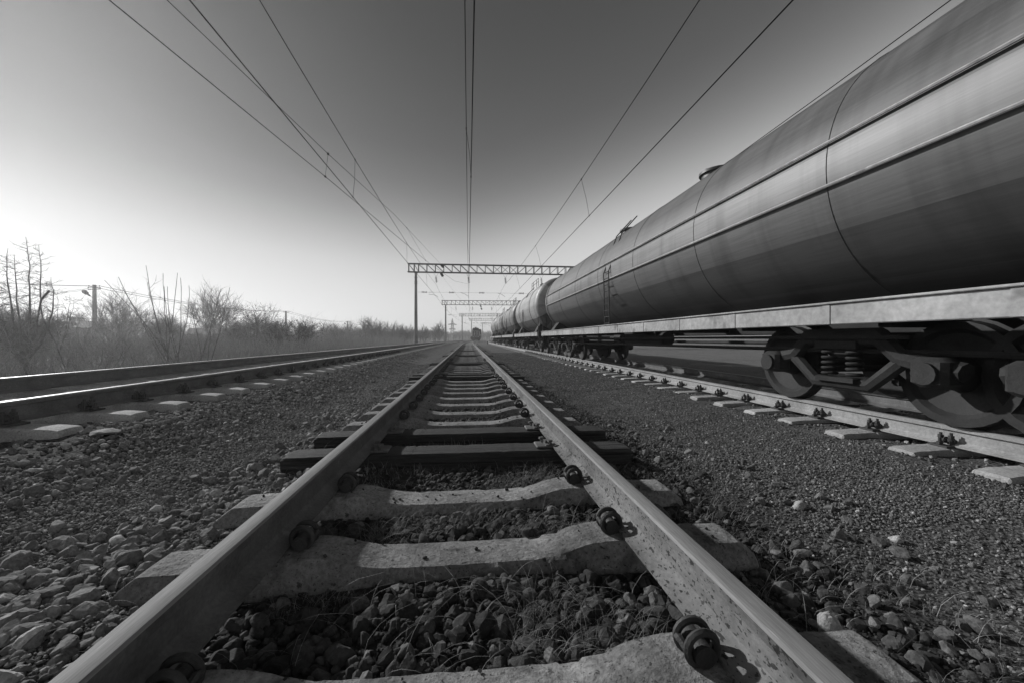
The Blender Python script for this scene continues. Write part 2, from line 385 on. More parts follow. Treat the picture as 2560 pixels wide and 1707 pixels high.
def place_sleeper(trk, i, y, nconc):
    x0, zl, zr = TRK[trk]; x = x0 + float(shift(y)); top = (zl + zr) / 2 - .185
    tilt = math.atan2(zr - zl, 1.595)
    wood = trk == 'm' and i in WOODI
    me = random.choice(SW) if wood else random.choice(SM if trk == 'm' else SR)
    if y > 58: far_s.append((me, x, y, top, -head(y))); return
    o = link('wooden_sleeper' if wood else 'concrete_sleeper', me, None, (x + (random.random() - .5) * .03, y, top), 0)
    o.rotation_euler = (0, -tilt, -head(y) + (random.random() - .5) * .02)
    if trk == 'm' and y < 17:
        for sx in (-1, 1):
            if wood: c = link('tie_plate', ME_PLATE, o, (sx * .74, 0, .001)); c.rotation_euler = (0, 0, 0 if sx < 0 else PI)
            else:
                c = link('rail_clip', ME_CLIP, o, (sx * .680, .0, .044)); c.rotation_euler = (0, 0, 0 if sx < 0 else PI)
                c = link('rail_clip', ME_CLIP, o, (sx * .915, .0, .044)); c.rotation_euler = (0, 0, PI if sx < 0 else 0)
    if trk == 'r' and y < 30:
        for sx, xx in ((1, -.905), (-1, -.69)): c = link('rail_bolts', ME_KB, o, (xx, 0, .0)); c.rotation_euler = (0, 0, 0 if sx > 0 else PI)
    if trk == 'l' and y < 22:
        for sx, xx in ((1, .69), (-1, .905)): c = link('rail_bolts', ME_KB, o, (xx, 0, .0)); c.rotation_euler = (0, 0, 0 if sx > 0 else PI)
    return o
names = {'m': 'middle', 'r': 'right', 'l': 'left'}
extra = {'m': 'dipped in its middle', 'r': 'pale end beside the gravel path', 'l': 'flat end beside the gravel'}
for trk, ys in (('m', ym), ('r', yr), ('l', yl)):
    nc = nw = 0
    for i, y in enumerate(ys):
        if trk != 'm' and y > 110: continue
        o = place_sleeper(trk, i, y, nc)
        if o is None: continue
        wood = o.name.startswith('wooden')
        if wood:
            w = ['nearer one of the dark wooden sleeper pair, its top split along the grain', 'farther one of the dark wooden sleeper pair, against the row of concrete ones']
            if nw < 2: tag(o, w[nw], 'sleeper', 'wooden sleepers of the middle track')
            else: tag(o, 'dark wooden sleeper far along the middle track between concrete ones', 'sleeper', 'far wooden sleepers of the middle track')
            nw += 1; continue
        if trk == 'm': vis = nc
        else: vis = nc - (2 if trk == 'r' else 2)
        if trk == 'm' and nc == 0: tag(o, 'concrete sleeper under the camera at the bottom edge of the middle track', 'sleeper', 'near concrete sleepers of the middle track')
        elif 0 <= vis < 15:
            k = vis - 1 if trk == 'm' else vis
            special = {('m', 0): 'stained concrete sleeper cut by the bottom edge of the photo, middle track', ('m', 1): 'broad concrete sleeper of the middle track spattered with dark stains, big ballast stones before it',
                       ('m', 2): 'streaked concrete sleeper of the middle track, last one before the dark wooden pair'}
            tag(o, special.get((trk, k), f'{ORD[k]} concrete sleeper from the camera under the {names[trk]} track, {extra[trk]}'), 'sleeper', f'near concrete sleepers of the {names[trk]} track')
        elif vis < 0: tag(o, f'concrete sleeper of the {names[trk]} track before the frame edge beside the camera', 'sleeper', f'sleepers of the {names[trk]} track beside the camera')
        else: tag(o, f'small far off concrete sleeper in the receding row under the {names[trk]} track', 'sleeper', f'far concrete sleepers of the {names[trk]} track')
        nc += 1
Vs, Fs, b0 = [], [], 0
mb = MB()
for me, x, y, z, rz in far_s:
    mb.box((x, y, z - .09), (2.7, .22, .18), rz)
tag(mb.build('far_sleepers', m_conc_l), 'rows of sleepers too far off to tell apart along the three tracks', 'sleepers', kind='stuff')
# ------------------------------------------------------------------ ballast stones, gravel (nobody could count them)
def ico(sub):
    import bmesh
    bm = bmesh.new(); bmesh.ops.create_icosphere(bm, subdivisions=sub, radius=1)
    V = np.array([v.co[:] for v in bm.verts]); F = np.array([[v.index for v in f.verts] for f in bm.faces]); bm.free(); return V, F
ICO = {k: ico(k) for k in (1, 2, 3)}
def stone_shape(sub, r, cuts=9, soft=.02):
    V, F = ICO[sub]; P = V / np.linalg.norm(V, axis=1)[:, None]; d = np.full(len(P), 1.25)
    for _ in range(cuts):
        n = r.normal(size=3); n /= np.linalg.norm(n); h = .55 + r.random() * .32
        dn = P @ n; dn = np.where(dn > .05, h / np.maximum(dn, .05), 9); d = np.minimum(d, dn)
    P = P * np.minimum(d, 1.15)[:, None] * np.array([1.0, .68 + r.random() * .3, .5 + r.random() * .3])
    return P + r.normal(size=P.shape) * soft, F
SHAPES = {1: [stone_shape(1, rng, 6, .03) for _ in range(14)], 2: [stone_shape(2, rng, 9, .022) for _ in range(16)], 3: [stone_shape(3, rng, 11, .008) for _ in range(12)]}
def rot_batch(n, r, flat=.5):
    yaw = r.random(n) * 2 * PI; t = (r.random(n) - .5) * 2 * flat * PI; p = (r.random(n) - .5) * 2 * flat * PI
    cy, sy, ct, st, cp, sp_ = np.cos(yaw), np.sin(yaw), np.cos(t), np.sin(t), np.cos(p), np.sin(p)
    Z = np.zeros(n); O = np.ones(n)
    A = np.stack([np.stack([cy, -sy, Z], 1), np.stack([sy, cy, Z], 1), np.stack([Z, Z, O], 1)], 1)
    B = np.stack([np.stack([O, Z, Z], 1), np.stack([Z, ct, -st], 1), np.stack([Z, st, ct], 1)], 1)
    C = np.stack([np.stack([cp, Z, sp_], 1), np.stack([Z, O, Z], 1), np.stack([-sp_, Z, cp], 1)], 1)
    return A @ B @ C
def sleeper_clear(x, y, margin, rails=False):
    """True where no sleeper or rail stands"""
    ok = np.ones(len(x), bool)
    for trk, ys in (('m', ym), ('r', yr), ('l', yl)):
        x0 = TRK[trk][0]; A = np.array(ys); k = np.clip(np.searchsorted(A, y), 1, len(A) - 1)
        near = np.minimum(np.abs(y - A[k]), np.abs(y - A[k - 1]))
        hit = (np.abs(x - x0) < 1.35 + margin * .5) & (near < .135 + margin)
        ok &= ~hit
        if rails:
            for s in (-.7975, .7975): ok &= ~(np.abs(x - x0 - s) < .075 + margin * .3)
    return ok
def on_sleepers(n):
    A = np.array([y for i, y in enumerate(ym[:12]) if i not in WOODI]); y = rng.choice(A, n) + (rng.random(n) - .5) * .18; x = (rng.random(n) - .5) * 2.5
    ok = (np.abs(np.abs(x) - .7975) > .13); x, y = x[ok], y[ok]; z = -.185 + np.interp(np.abs(x), [p[0] for p in PRO], [p[1] for p in PRO]); return x, y, z
def stones(name, zones, mat, label):
    """zones: (x0,x1,y0,y1,count,size lo,hi,sub,lift)"""
    Vs, Fs, base = [], [], 0
    for x0, x1, y0, y1, cnt, lo, hi, sub, lift, edge in zones:
        x = x0 + rng.random(cnt) * (x1 - x0); y = y0 + (y1 - y0) * rng.random(cnt) ** 1.35
        if edge:   # thin out towards the zone's edges, unevenly
            k = np.minimum(x - x0, x1 - x) / edge + (vnoise(x * 2.3, y * 2.3, 9) - .5) * 1.6; keep = rng.random(cnt) < np.clip(k, 0, 1); x, y = x[keep], y[keep]
        s = lo + (hi - lo) * rng.random(len(x)) ** 2.2
        ok = sleeper_clear(x, y, 0); ok2 = sleeper_clear(x, y, .8 * np.mean([lo, hi])); ok = ok2 | (ok & (s < lo + .3 * (hi - lo)))
        x, y, s = x[ok], y[ok], s[ok]; n = len(x)
        z = ground_z(x, y) + s * (lift + .35 * rng.random(n) - .1)
        Rm = rot_batch(n, rng, .28); kind = rng.integers(0, len(SHAPES[sub]), n)
        for k in range(len(SHAPES[sub])):
            idx = np.where(kind == k)[0]
            if not len(idx): continue
            P, Fk = SHAPES[sub][k]
            W = np.einsum('nij,vj->nvi', Rm[idx], P) * s[idx][:, None, None] + np.stack([x[idx], y[idx], z[idx]], 1)[:, None, :]
            Vs.append(W.reshape(-1, 3)); Fs.append((Fk[None] + (np.arange(len(idx)) * len(P))[:, None, None]).reshape(-1, 3) + base); base += len(idx) * len(P)
    if name == 'crushed_ballast':
        x, y, z = on_sleepers(420); n = len(x); sz = .0025 + .009 * rng.random(n) ** 3; Rm = rot_batch(n, rng, .28); P, Fk = SHAPES[2][3]
        W = np.einsum('nij,vj->nvi', Rm, P) * sz[:, None, None] + np.stack([x, y, z + sz * .45], 1)[:, None, :]
        Vs.append(W.reshape(-1, 3)); Fs.append((Fk[None] + (np.arange(n) * len(P))[:, None, None]).reshape(-1, 3) + base)
    o = np_mesh(name, np.concatenate(Vs), np.concatenate(Fs), mat)
    return tag(o, label, 'stones', kind='stuff')
ms_dark = M_stone('ballast_stone', .022, .115); ms_grav = M_stone('fine_gravel_stone', .07, .28); ms_left = M_stone('grey_ballast_stone', .11, .38)  # left stones: paler rock, lightened further to paint in that side's bright veil
stones('crushed_ballast', [
    (-.9, .9, .62, 2.6, 2600, .018, .048, 3, .2, 0), (-.9, .9, .7, 6.5, 4400, .014, .034, 2, .15, 0), (-.9, .9, 2.4, 13, 3600, .018, .036, 1, .1, 0),
    (-.9, .9, .62, 4.5, 19000, .003, .011, 1, .2, 0), (.88, 2.0, .7, 4, 11000, .003, .011, 1, .2, .2), 
    (.88, 1.95, .7, 5, 900, .016, .044, 3, .1, .35), (.88, 1.8, .8, 9, 2600, .012, .03, 2, .1, .3), (.88, 1.7, 4, 16, 2200, .014, .03, 1, .1, .3),
], ms_dark, 'dark angular ballast stones between the sleepers of the middle track and right of it')
stones('gravel_path', [
    (1.5, 4.0, .9, 5, 21000, .004, .0125, 2, .2, .45), (1.5, 4.0, 2, 12, 42000, .005, .014, 1, .2, .4), (1.6, 4.0, 8, 30, 30000, .010, .02, 1, .2, .4),
    (1.4, 2.6, .9, 5, 260, .016, .045, 3, .15, .2), (2.2, 3.9, .9, 9, 90, .014, .026, 3, .15, .2), (3.8, 6.2, 2, 14, 2600, .012, .032, 1, .1, 0),
], ms_grav, 'fine pale gravel of the path between the middle track and the right track')
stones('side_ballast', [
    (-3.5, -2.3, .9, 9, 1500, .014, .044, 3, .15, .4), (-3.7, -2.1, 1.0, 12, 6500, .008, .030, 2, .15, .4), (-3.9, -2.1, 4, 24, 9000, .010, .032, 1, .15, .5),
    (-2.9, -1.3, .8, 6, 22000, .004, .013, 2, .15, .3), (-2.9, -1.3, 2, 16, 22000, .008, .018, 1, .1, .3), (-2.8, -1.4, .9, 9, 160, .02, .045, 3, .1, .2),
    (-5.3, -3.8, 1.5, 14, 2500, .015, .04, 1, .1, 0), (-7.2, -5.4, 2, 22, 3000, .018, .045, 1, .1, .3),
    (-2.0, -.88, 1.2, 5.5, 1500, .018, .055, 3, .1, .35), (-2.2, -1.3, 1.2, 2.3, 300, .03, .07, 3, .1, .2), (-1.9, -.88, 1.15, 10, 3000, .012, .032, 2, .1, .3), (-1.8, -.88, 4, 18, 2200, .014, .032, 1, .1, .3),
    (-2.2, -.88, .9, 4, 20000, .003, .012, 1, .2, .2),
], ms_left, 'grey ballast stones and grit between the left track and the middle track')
# a few stones that stand out
def rock(px, py, depth, size, seed, label, stretch=(1, 1, 1), val=.35):
    r = np.random.default_rng(seed); P, F_ = stone_shape(3, r, 12, .008); P = P * np.array(stretch) * size
    p = at(px, py, depth); z = float(ground_z(p.x, p.y))
    o = np_mesh('loose_stone', P, F_, M('loose_stone_%d' % seed, val, .9, .4, 30, .5, 90))
    o.location = (p.x, p.y, z + size * stretch[2] * .55); tag(o, label, 'stone'); return o
rock(2080, 1590, 1.33, .055, 3, 'pale upright stone standing between two sleeper ends outside the right rail of the middle track', (.75, .8, 2.1), .36)
rock(252, 1140, 3.3, .105, 4, 'largest pale flat stone lying in the ballast beside the left track', (1.1, .8, .42), .32)
rock(2005, 1382, 1.95, .05, 5, 'flat oval pale stone lying just outside the right rail of the middle track', (1.2, .7, .5), .24)

# ------------------------------------------------------------------ dry grass and stalks
def blades(name, spots, mat, label, cat='grass'):
    """spots: arrays x,y,h,w ; each blade a bent tapered strip with thickness from a 3-sided section"""
    x, y, h, w, lean = spots; n = len(x); z = ground_z(x, y) - .01
    az = rng.random(n) * 2 * PI; dx, dy = np.cos(az), np.sin(az); px_, py_ = -dy, dx
    T = np.array([0, .35, .7, 1.0]) if n > 30000 or len(x) < 5 or cat == 'verge' else np.linspace(0, 1, 6); NT = len(T); V = np.zeros((n, NT, 3, 3))
    for i, t in enumerate(T):
        off = lean * h * t ** 1.8; cx, cy, cz = x + dx * off, y + dy * off, z + h * t * np.sqrt(np.clip(1 - (lean * .75 * t) ** 2, .02, 1)) * (1 - .25 * lean * t)
        ww = w * (1 - t * .85)
        for k, (a_, b_) in enumerate(((1, 0), (-1, 0), (0, .6))):
            V[:, i, k, 0] = cx + px_ * ww * a_ + dx * ww * b_; V[:, i, k, 1] = cy + py_ * ww * a_ + dy * ww * b_; V[:, i, k, 2] = cz
    F_ = []
    for i in range(NT - 1):
        for k in range(3): F_.append((i * 3 + k, i * 3 + (k + 1) % 3, i * 3 + 3 + (k + 1) % 3, i * 3 + 3 + k))
    F_ = np.array(F_); FF = (F_[None] + (np.arange(n) * NT * 3)[:, None, None]).reshape(-1, 4)
    o = np_mesh(name, V.reshape(-1, 3), FF, mat); return tag(o, label, cat, kind='stuff')
def scat(n, x0, x1, y0, y1, h0, h1, w, lean0, lean1, pw=1.3, clump=0, seed=21):
    x = x0 + rng.random(n) * (x1 - x0); y = y0 + (y1 - y0) * rng.random(n) ** pw
    if clump:
        keep = vnoise(x * clump, y * clump, seed) > .5; x, y = x[keep], y[keep]
    ok = sleeper_clear(x, y, .0, True); x, y = x[ok], y[ok]; n = len(x)
    return x, y, h0 + (h1 - h0) * rng.random(n) ** 2, w * (.6 + .8 * rng.random(n)), lean0 + (lean1 - lean0) * rng.random(n)
def cat_(*a): return tuple(np.concatenate([q[i] for q in a]) for i in range(5))
m_straw = M('dry_straw', .24, .8, .5, 9, 0, 10, fine=.3)
m_straw2 = M('verge_straw', .40, .85, .4, 2.5, 0, 10, fine=.3)
blades('dry_grass', cat_(
    scat(15000, -.7, .7, .65, 3.4, .06, .15, .0008, .45, 1.15, 1.2, 3.0), scat(7000, -.7, .7, 2.5, 22, .05, .14, .0022, .2, 1.0, 1.4, 2.0),
    scat(420, -.7, .7, .65, 2.6, .10, .30, .0011, 1.05, 1.3), scat(7600, .9, 2.0, .7, 6, .03, .11, .0012, .4, 1.2, 1.2, 2.4), scat(240, .9, 2.4, .9, 4, .12, .30, .0011, 1.1, 1.3),
    scat(3000, .9, 1.9, 5, 22, .03, .10, .002, .2, 1.0, 1.2, 1.6), scat(2600, -2.1, -.9, .8, 8, .02, .10, .0012, .3, 1.1, 1.2, 2.2), scat(260, -2.5, -.9, .8, 5, .1, .25, .0012, .8, 1.2)),
    m_straw, 'thin dry grass and stalks growing among the ballast of the middle track')

# ------------------------------------------------------------------ portal gantries with the overhead line gear
GY = [57.0, 110.6, 166.0, 206.0, 258.0]
BZ = 10.02                              # underside of the beam
def insulator(mb, p, d, n=5, L=.62, r=.125):
    d = Vector(d).normalized(); p = Vector(p); st = L / n
    prof = [(0, .018)]
    for k in range(n):
        a = k * st; prof += [(a + st * .15, .035), (a + st * .30, r), (a + st * .45, r * .9), (a + st * .62, .03)]
    prof.append((L, .018)); mb.lathe(p, d, prof, 12); return p + d * L
def gantry(i, y):
    sx = float(shift(y)); h = head(y)
    r = empty('portal_gantry', (sx, y, 0), -h)
    x0, x1, H, W = -8.3, 15.6, 1.15, .62
    mb = MB()
    for yy in (-W / 2, W / 2):
        for zz in (BZ, BZ + H):
            mb.box(((x0 + x1) / 2, yy, zz), (x1 - x0 + .3, .10, .10))
        xs = [x0, x0 + .75, x0 + 1.35] + list(np.arange(x0 + 2.5, x1 - 1.2, 1.17)) + [x1 - .7, x1]
        for k, x in enumerate(xs):
            mb.box((x, yy, BZ + H / 2), (.08, .06, H - .1))
            if k < len(xs) - 1:
                a, b_ = xs[k], xs[k + 1]; mid = (a + b_) / 2
                down = mid < 3.4 if yy < 0 else mid < 6.5
                z0, z1 = (BZ + H - .04, BZ + .04) if down else (BZ + .04, BZ + H - .04)
                mb.tube([(a, yy + .002, z0), (b_, yy + .002, z1)], .033, 4)
    for zz in (BZ, BZ + H):
        for k, x in enumerate(np.arange(x0, x1 - .6, .585)):
            mb.tube([(x, -W / 2 if k % 2 else W / 2, zz), (x + .585, W / 2 if k % 2 else -W / 2, zz)], .026, 4)
    mb.build('crossbeam', m_gantry, r)
    for px in (-7.33, 14.6):
        gz = float(ground_z(px + sx, y)) - .3
        q = MB(); q.lathe((px, 0, gz), (0, 0, 1), [(0, .255), (.9, .25), (.92, .262), (.98, .262), (1.0, .248), (BZ - gz - .12, .17)], 20)
        o = q.build('post', m_post, r, smooth=40)
        q = MB()
        for dz in (.75, 1.35, 1.6): q.ring((px, 0, BZ - dz), (0, 0, 1), .185, .03, 16, 5); q.box((px - .23, 0, BZ - dz), (.09, .06, .05)); q.box((px + .23, 0, BZ - dz), (.09, .06, .05))
        q.box((px, 0, BZ - .08), (.46, .72, .09)); q.build('post_clamps', m_gantry, o)
    # hanging strings
    if i < 4:
        for tx in (-4.56, 0.0, 5.25, 10.5):
            q = MB(); p0 = Vector((tx, 0, BZ - .62))
            for dx in (-.36, .36): q.tube([(tx + dx, 0, BZ - .04), p0], .012, 4)
            e = insulator(q, p0, (.12, 0, -1), 5, .80, .17); q.box(e, (.08, .12, .06))
            q.build('insulator_string', m_ins, r, smooth=40)
        # fixing rope across the tracks with insulators and steady arms
        q = MB(); zr = 7.22
        q.tube([(-7.1, 0, zr), (14.4, 0, zr)], .011, 5); q.build('fixing_rope', m_wire, r)
        for ix in (-6.15, -2.35, 1.9, 7.6):
            q = MB(); insulator(q, (ix - .4, 0, zr), (1, 0, 0), 4, .80, .16); q.build('rope_insulator', m_ins, r, smooth=40)
        for tx, s in ((-4.9, 1), (-.35, 1), (4.9, 1)):
            q = MB()
            if tx < -4: q.tube([(tx + .1, 0, zr), (tx - .55, 0, zr), (tx - .65, 0, zr - .3), (tx + .05, 0, zr - .34), (tx + .65, 0, zr - .62)], .022, 5)
            else: q.tube([(tx - .75, 0, zr), (tx - .15, 0, zr - .18), (tx + .3, 0, zr - .5)], .022, 5)
            q.build('steady_arm', m_gantry, r)
    for cx, cy, cz in ([(-3.62, -.55, BZ + .82), (-3.7, -.2, BZ - .36)] if i == 0 else [(2.3, -.2, BZ - .4), (2.5, -.2, BZ - 1.1)] if i == 1 else []):
        q = MB(); d = Vector((.30, .92, -.25 if cz > BZ else -.45)).normalized(); p = Vector((cx, cy, cz)) - d * .36
        insulator(q, p, d, 4, .72, .19); q.build('strain_insulator', m_ins, r, smooth=40)
    lab = ['nearest and largest lattice gantry over the tracks, insulator strings hanging from its beam', 'second lattice gantry along the tracks, framed under the largest one',
           'third lattice gantry along the tracks, left post just right of the distant pylon', 'fourth lattice gantry, left post just left of the locomotive', 'farthest and smallest lattice gantry, behind the locomotive'][i]
    tag(r, lab, 'gantry', 'lattice gantries over the tracks')
for i, y in enumerate(GY): gantry(i, y)

# overhead lines --------------------------------------------------
SUP = [-48.0, 4.4] + GY
def line_pts(x, z, sag=0, stag=0, y1=206):
    out = []
    for k in range(len(SUP) - 1):
        a, b_ = SUP[k], SUP[k + 1]
        if a >= y1: break
        for t in np.linspace(0, 1, 9)[:-1]:
            y = a + (b_ - a) * t
            out.append((x + float(shift(y)) + (stag * (1 - 2 * t) * (1 if k % 2 else -1)), y, z - sag * 4 * t * (1 - t)))
    return out
def interp(pts, y):
    A = np.array(pts); return Vector((float(np.interp(y, A[:, 1], A[:, 0])), y, float(np.interp(y, A[:, 1], A[:, 2]))))
def catenary(label, xm, zm, xc, zc, stag, drops, sag=.55, group='overhead lines'):
    r = empty('overhead_line', (xm, 0, 0))
    mp = line_pts(xm, zm, sag); cp = line_pts(xc, zc, .05, stag)
    loc = lambda pts: [(p[0] - xm, p[1], p[2]) for p in pts]
    q = MB(); q.tube(loc(mp), .013, 5); q.build('messenger_wire', m_wire, r)
    q = MB(); q.tube(loc(cp), .014, 5); q.build('contact_wire', m_wire, r)
    for y in drops:
        a = interp(mp, y); c_ = interp(cp, y - .4); q = MB(); o = Vector((xm, 0, 0))
        mid = a.lerp(c_, .55) + Vector((.03, 0, 0)); q.tube([a - o, a.lerp(c_, .3) - o + Vector((.015, 0, 0)), mid - o, c_ - o], .008, 4)
        q.box(a - o, (.04, .07, .06)); q.box(c_ - o, (.04, .07, .05)); q.build('dropper', m_wire, r)
    return tag(r, label, 'overhead line', group)
DR = [17, 30.5, 44, 69, 82, 96, 122, 136, 150]
catenary('overhead line hung above the left track, messenger wire over contact wire with droppers', -4.60, 8.45, -4.50, 6.42, -.15, DR)
catenary('overhead line straight above the middle track, two wires almost in one', -.045, 8.45, .085, 6.30, .05, [14.2] + DR[1:])
catenary('overhead line hung above the right track left of the tank wagons, with droppers', 5.19, 8.45, 5.55, 6.28, -.22, [17.9] + DR[1:])
catenary('overhead line of the track hidden behind the tank wagons, skimming their tops', 10.55, 8.25, 10.5, 6.3, .2, DR)
r = empty('overhead_line', (0, 0, 0))
q = MB(); pm = [(-11.5, -10, 9.6), (-8.6, 0, 8.5), (-6.26, 8.2, 7.7), (-4.8, 14.6, 7.12), (-4.45, 25, 8.25), (-3.72, 56.2, 10.92)]; q.tube(pm, .0095, 5); q.build('messenger_wire', m_wire, r)
pc = [(-8.3, -10, 6.3), (-7.0, 0, 6.3), (-5.96, 6.6, 6.3), (-4.86, 14.6, 6.3), (-2.9, 30, 6.3), (-1.5, 44, 7.0), (-.12, 56.6, 8.4)]
q = MB(); q.tube(pc, .0105, 5); q.build('contact_wire', m_wire, r)
for y in (14.4, 29.0):
    q = MB(); q.tube([interp(pm, y + .1), interp(pc, y)], .006, 4); q.box(interp(pm, y + .1), (.05, .08, .06)); q.box(interp(pc, y), (.05, .08, .05)); q.build('dropper', m_wire, r)
q = MB(); q.tube([(-3.6, 57.1, BZ - .62), (-1.2, 83, 8.2), (.6, 109, 7.1)], .009, 4); q.build('anchor_wire', m_wire, r)
tag(r, 'overhead line crossing slantwise from the far left to the middle track at the nearest gantry', 'overhead line')
# ------------------------------------------------------------------ tank wagons
RX, RZ = 5.20, -.078
m_sill = M('pale_frame_paint', .38, .7, .25, 1.2, .05, 20, fine=.15, spots=((3, .60, .68, .6),))
m_under = M('dark_running_gear', .022, .75, .5, 3, .2, 40)
m_under2 = M('dusty_running_gear', .032, .8, .4, 3, .2, 40)
m_wheel = M('wheel_steel', .032, .6, .3, 4, .05, 40, metal=.2)
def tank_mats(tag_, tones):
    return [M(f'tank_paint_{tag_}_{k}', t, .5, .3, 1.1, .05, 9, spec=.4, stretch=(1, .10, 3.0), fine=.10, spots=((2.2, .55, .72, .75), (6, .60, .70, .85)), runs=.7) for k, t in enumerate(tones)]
PL_BIG = [(-180, 4), (-128, 3), (-52, 4), (-26, 0), (-21.5, 5), (-9, 0), (-6.0, 6), (8.5, 1), (11, 5), (31, 2), (51, 3), (90, 4)]  # band tones paint in bright motion streaks and a shaded underside
def tank_mesh(parent, y0, y1, r, zc, mats, plates, ncirc=96, dome=.55, rings=()):
    """horizontal shell with dished ends, built of long plates; plate k keeps its own tone"""
    st = []
    for t in np.linspace(0, 1, 9): st.append((y0 + dome * (1 - math.cos(t * PI / 2)) if False else y0 + dome - dome * math.cos(t * PI / 2), r * max(.02, math.sin(t * PI / 2) ** .62)))
    ys = list(np.linspace(y0 + dome, y1 - dome, 13))
    st += [(y, r) for y in ys[1:-1]]
    for t in np.linspace(1, 0, 9): st.append((y1 - dome + dome * math.cos(t * PI / 2), r * max(.02, math.sin(t * PI / 2) ** .62)))
    mb = MB(); n = ncirc; vs = []
    for y, rr in st:
        for k in range(n):
            a = 2 * PI * k / n; vs.append((-math.cos(a) * rr, y, zc + math.sin(a) * rr))
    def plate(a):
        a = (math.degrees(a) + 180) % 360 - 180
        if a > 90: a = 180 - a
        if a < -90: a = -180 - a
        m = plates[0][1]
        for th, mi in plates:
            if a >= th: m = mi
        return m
    for i in range(len(st) - 1):
        for k in range(n):
            mb.f.append((i * n + k, i * n + (k + 1) % n, (i + 1) * n + (k + 1) % n, (i + 1) * n + k)); mb.m.append(plate(2 * PI * (k + .5) / n) if 7 < i < len(st) - 9 or True else 0)
    mb.f.append(tuple(range(n))); mb.m.append(1); mb.f.append(tuple((len(st) - 1) * n + k for k in range(n))); mb.m.append(1)
    mb.v = vs
    return mb.build('tank', mats, parent, smooth=35)
def wheelset(parent, y):
    q = MB()
    for s in (-1, 1):
        q.lathe((s * .735, y, .475), (s, 0, 0), [(0, .475), (.02, .50), (.03, .475), (.13, .468), (.131, .40), (.09, .36), (.07, .16), (.16, .14), (.26, .11)], 28)
    q.cyl((-.74, y, .475), (.74, y, .475), .08, 12)
    return q.build('wheelset', m_wheel, parent, smooth=35)
def bogie(parent, y):
    q = MB()
    for s in (-1, 1):
        x = s * 1.02
        q.tube([(x, y - 1.12, .50), (x, y - .62, .60), (x, y - .42, .80), (x, y + .42, .80), (x, y + .62, .60), (x, y + 1.12, .50)], [.085, .085, .10, .10, .085, .085], 8)
        q.tube([(x, y - .62, .56), (x, y - .32, .30), (x, y + .32, .30), (x, y + .62, .56)], .07, 8)
        for yy in (-.925, .925): q.bbox((x + s * .03, y + yy, .49), (.22, .30, .27), .04); q.cyl((x + s * .10, y + yy, .48), (x + s * .17, y + yy, .48), .10, 12)
        for yy in (-.15, .15):
            for k in range(5): q.ring((x, y + yy, .40 + k * .06), (0, 0, 1), .07, .016, 12, 5)
        q.box((x, y, .72), (.2, .5, .08)); q.box((x, y, .34), (.22, .46, .05))
    q.bbox((0, y, .70), (2.1, .40, .24), .04)
    for s in (-1, 1): q.tube([(-1.0, y + s * .42, .42), (1.0, y + s * .42, .42)], .04, 6); q.box((s * .78, y + s * .40, .46), (.1, .07, .3))
    o = q.build('bogie', m_under2, parent, smooth=35)
    for yy in (-.925, .925): wheelset(o, y + yy)
    return o
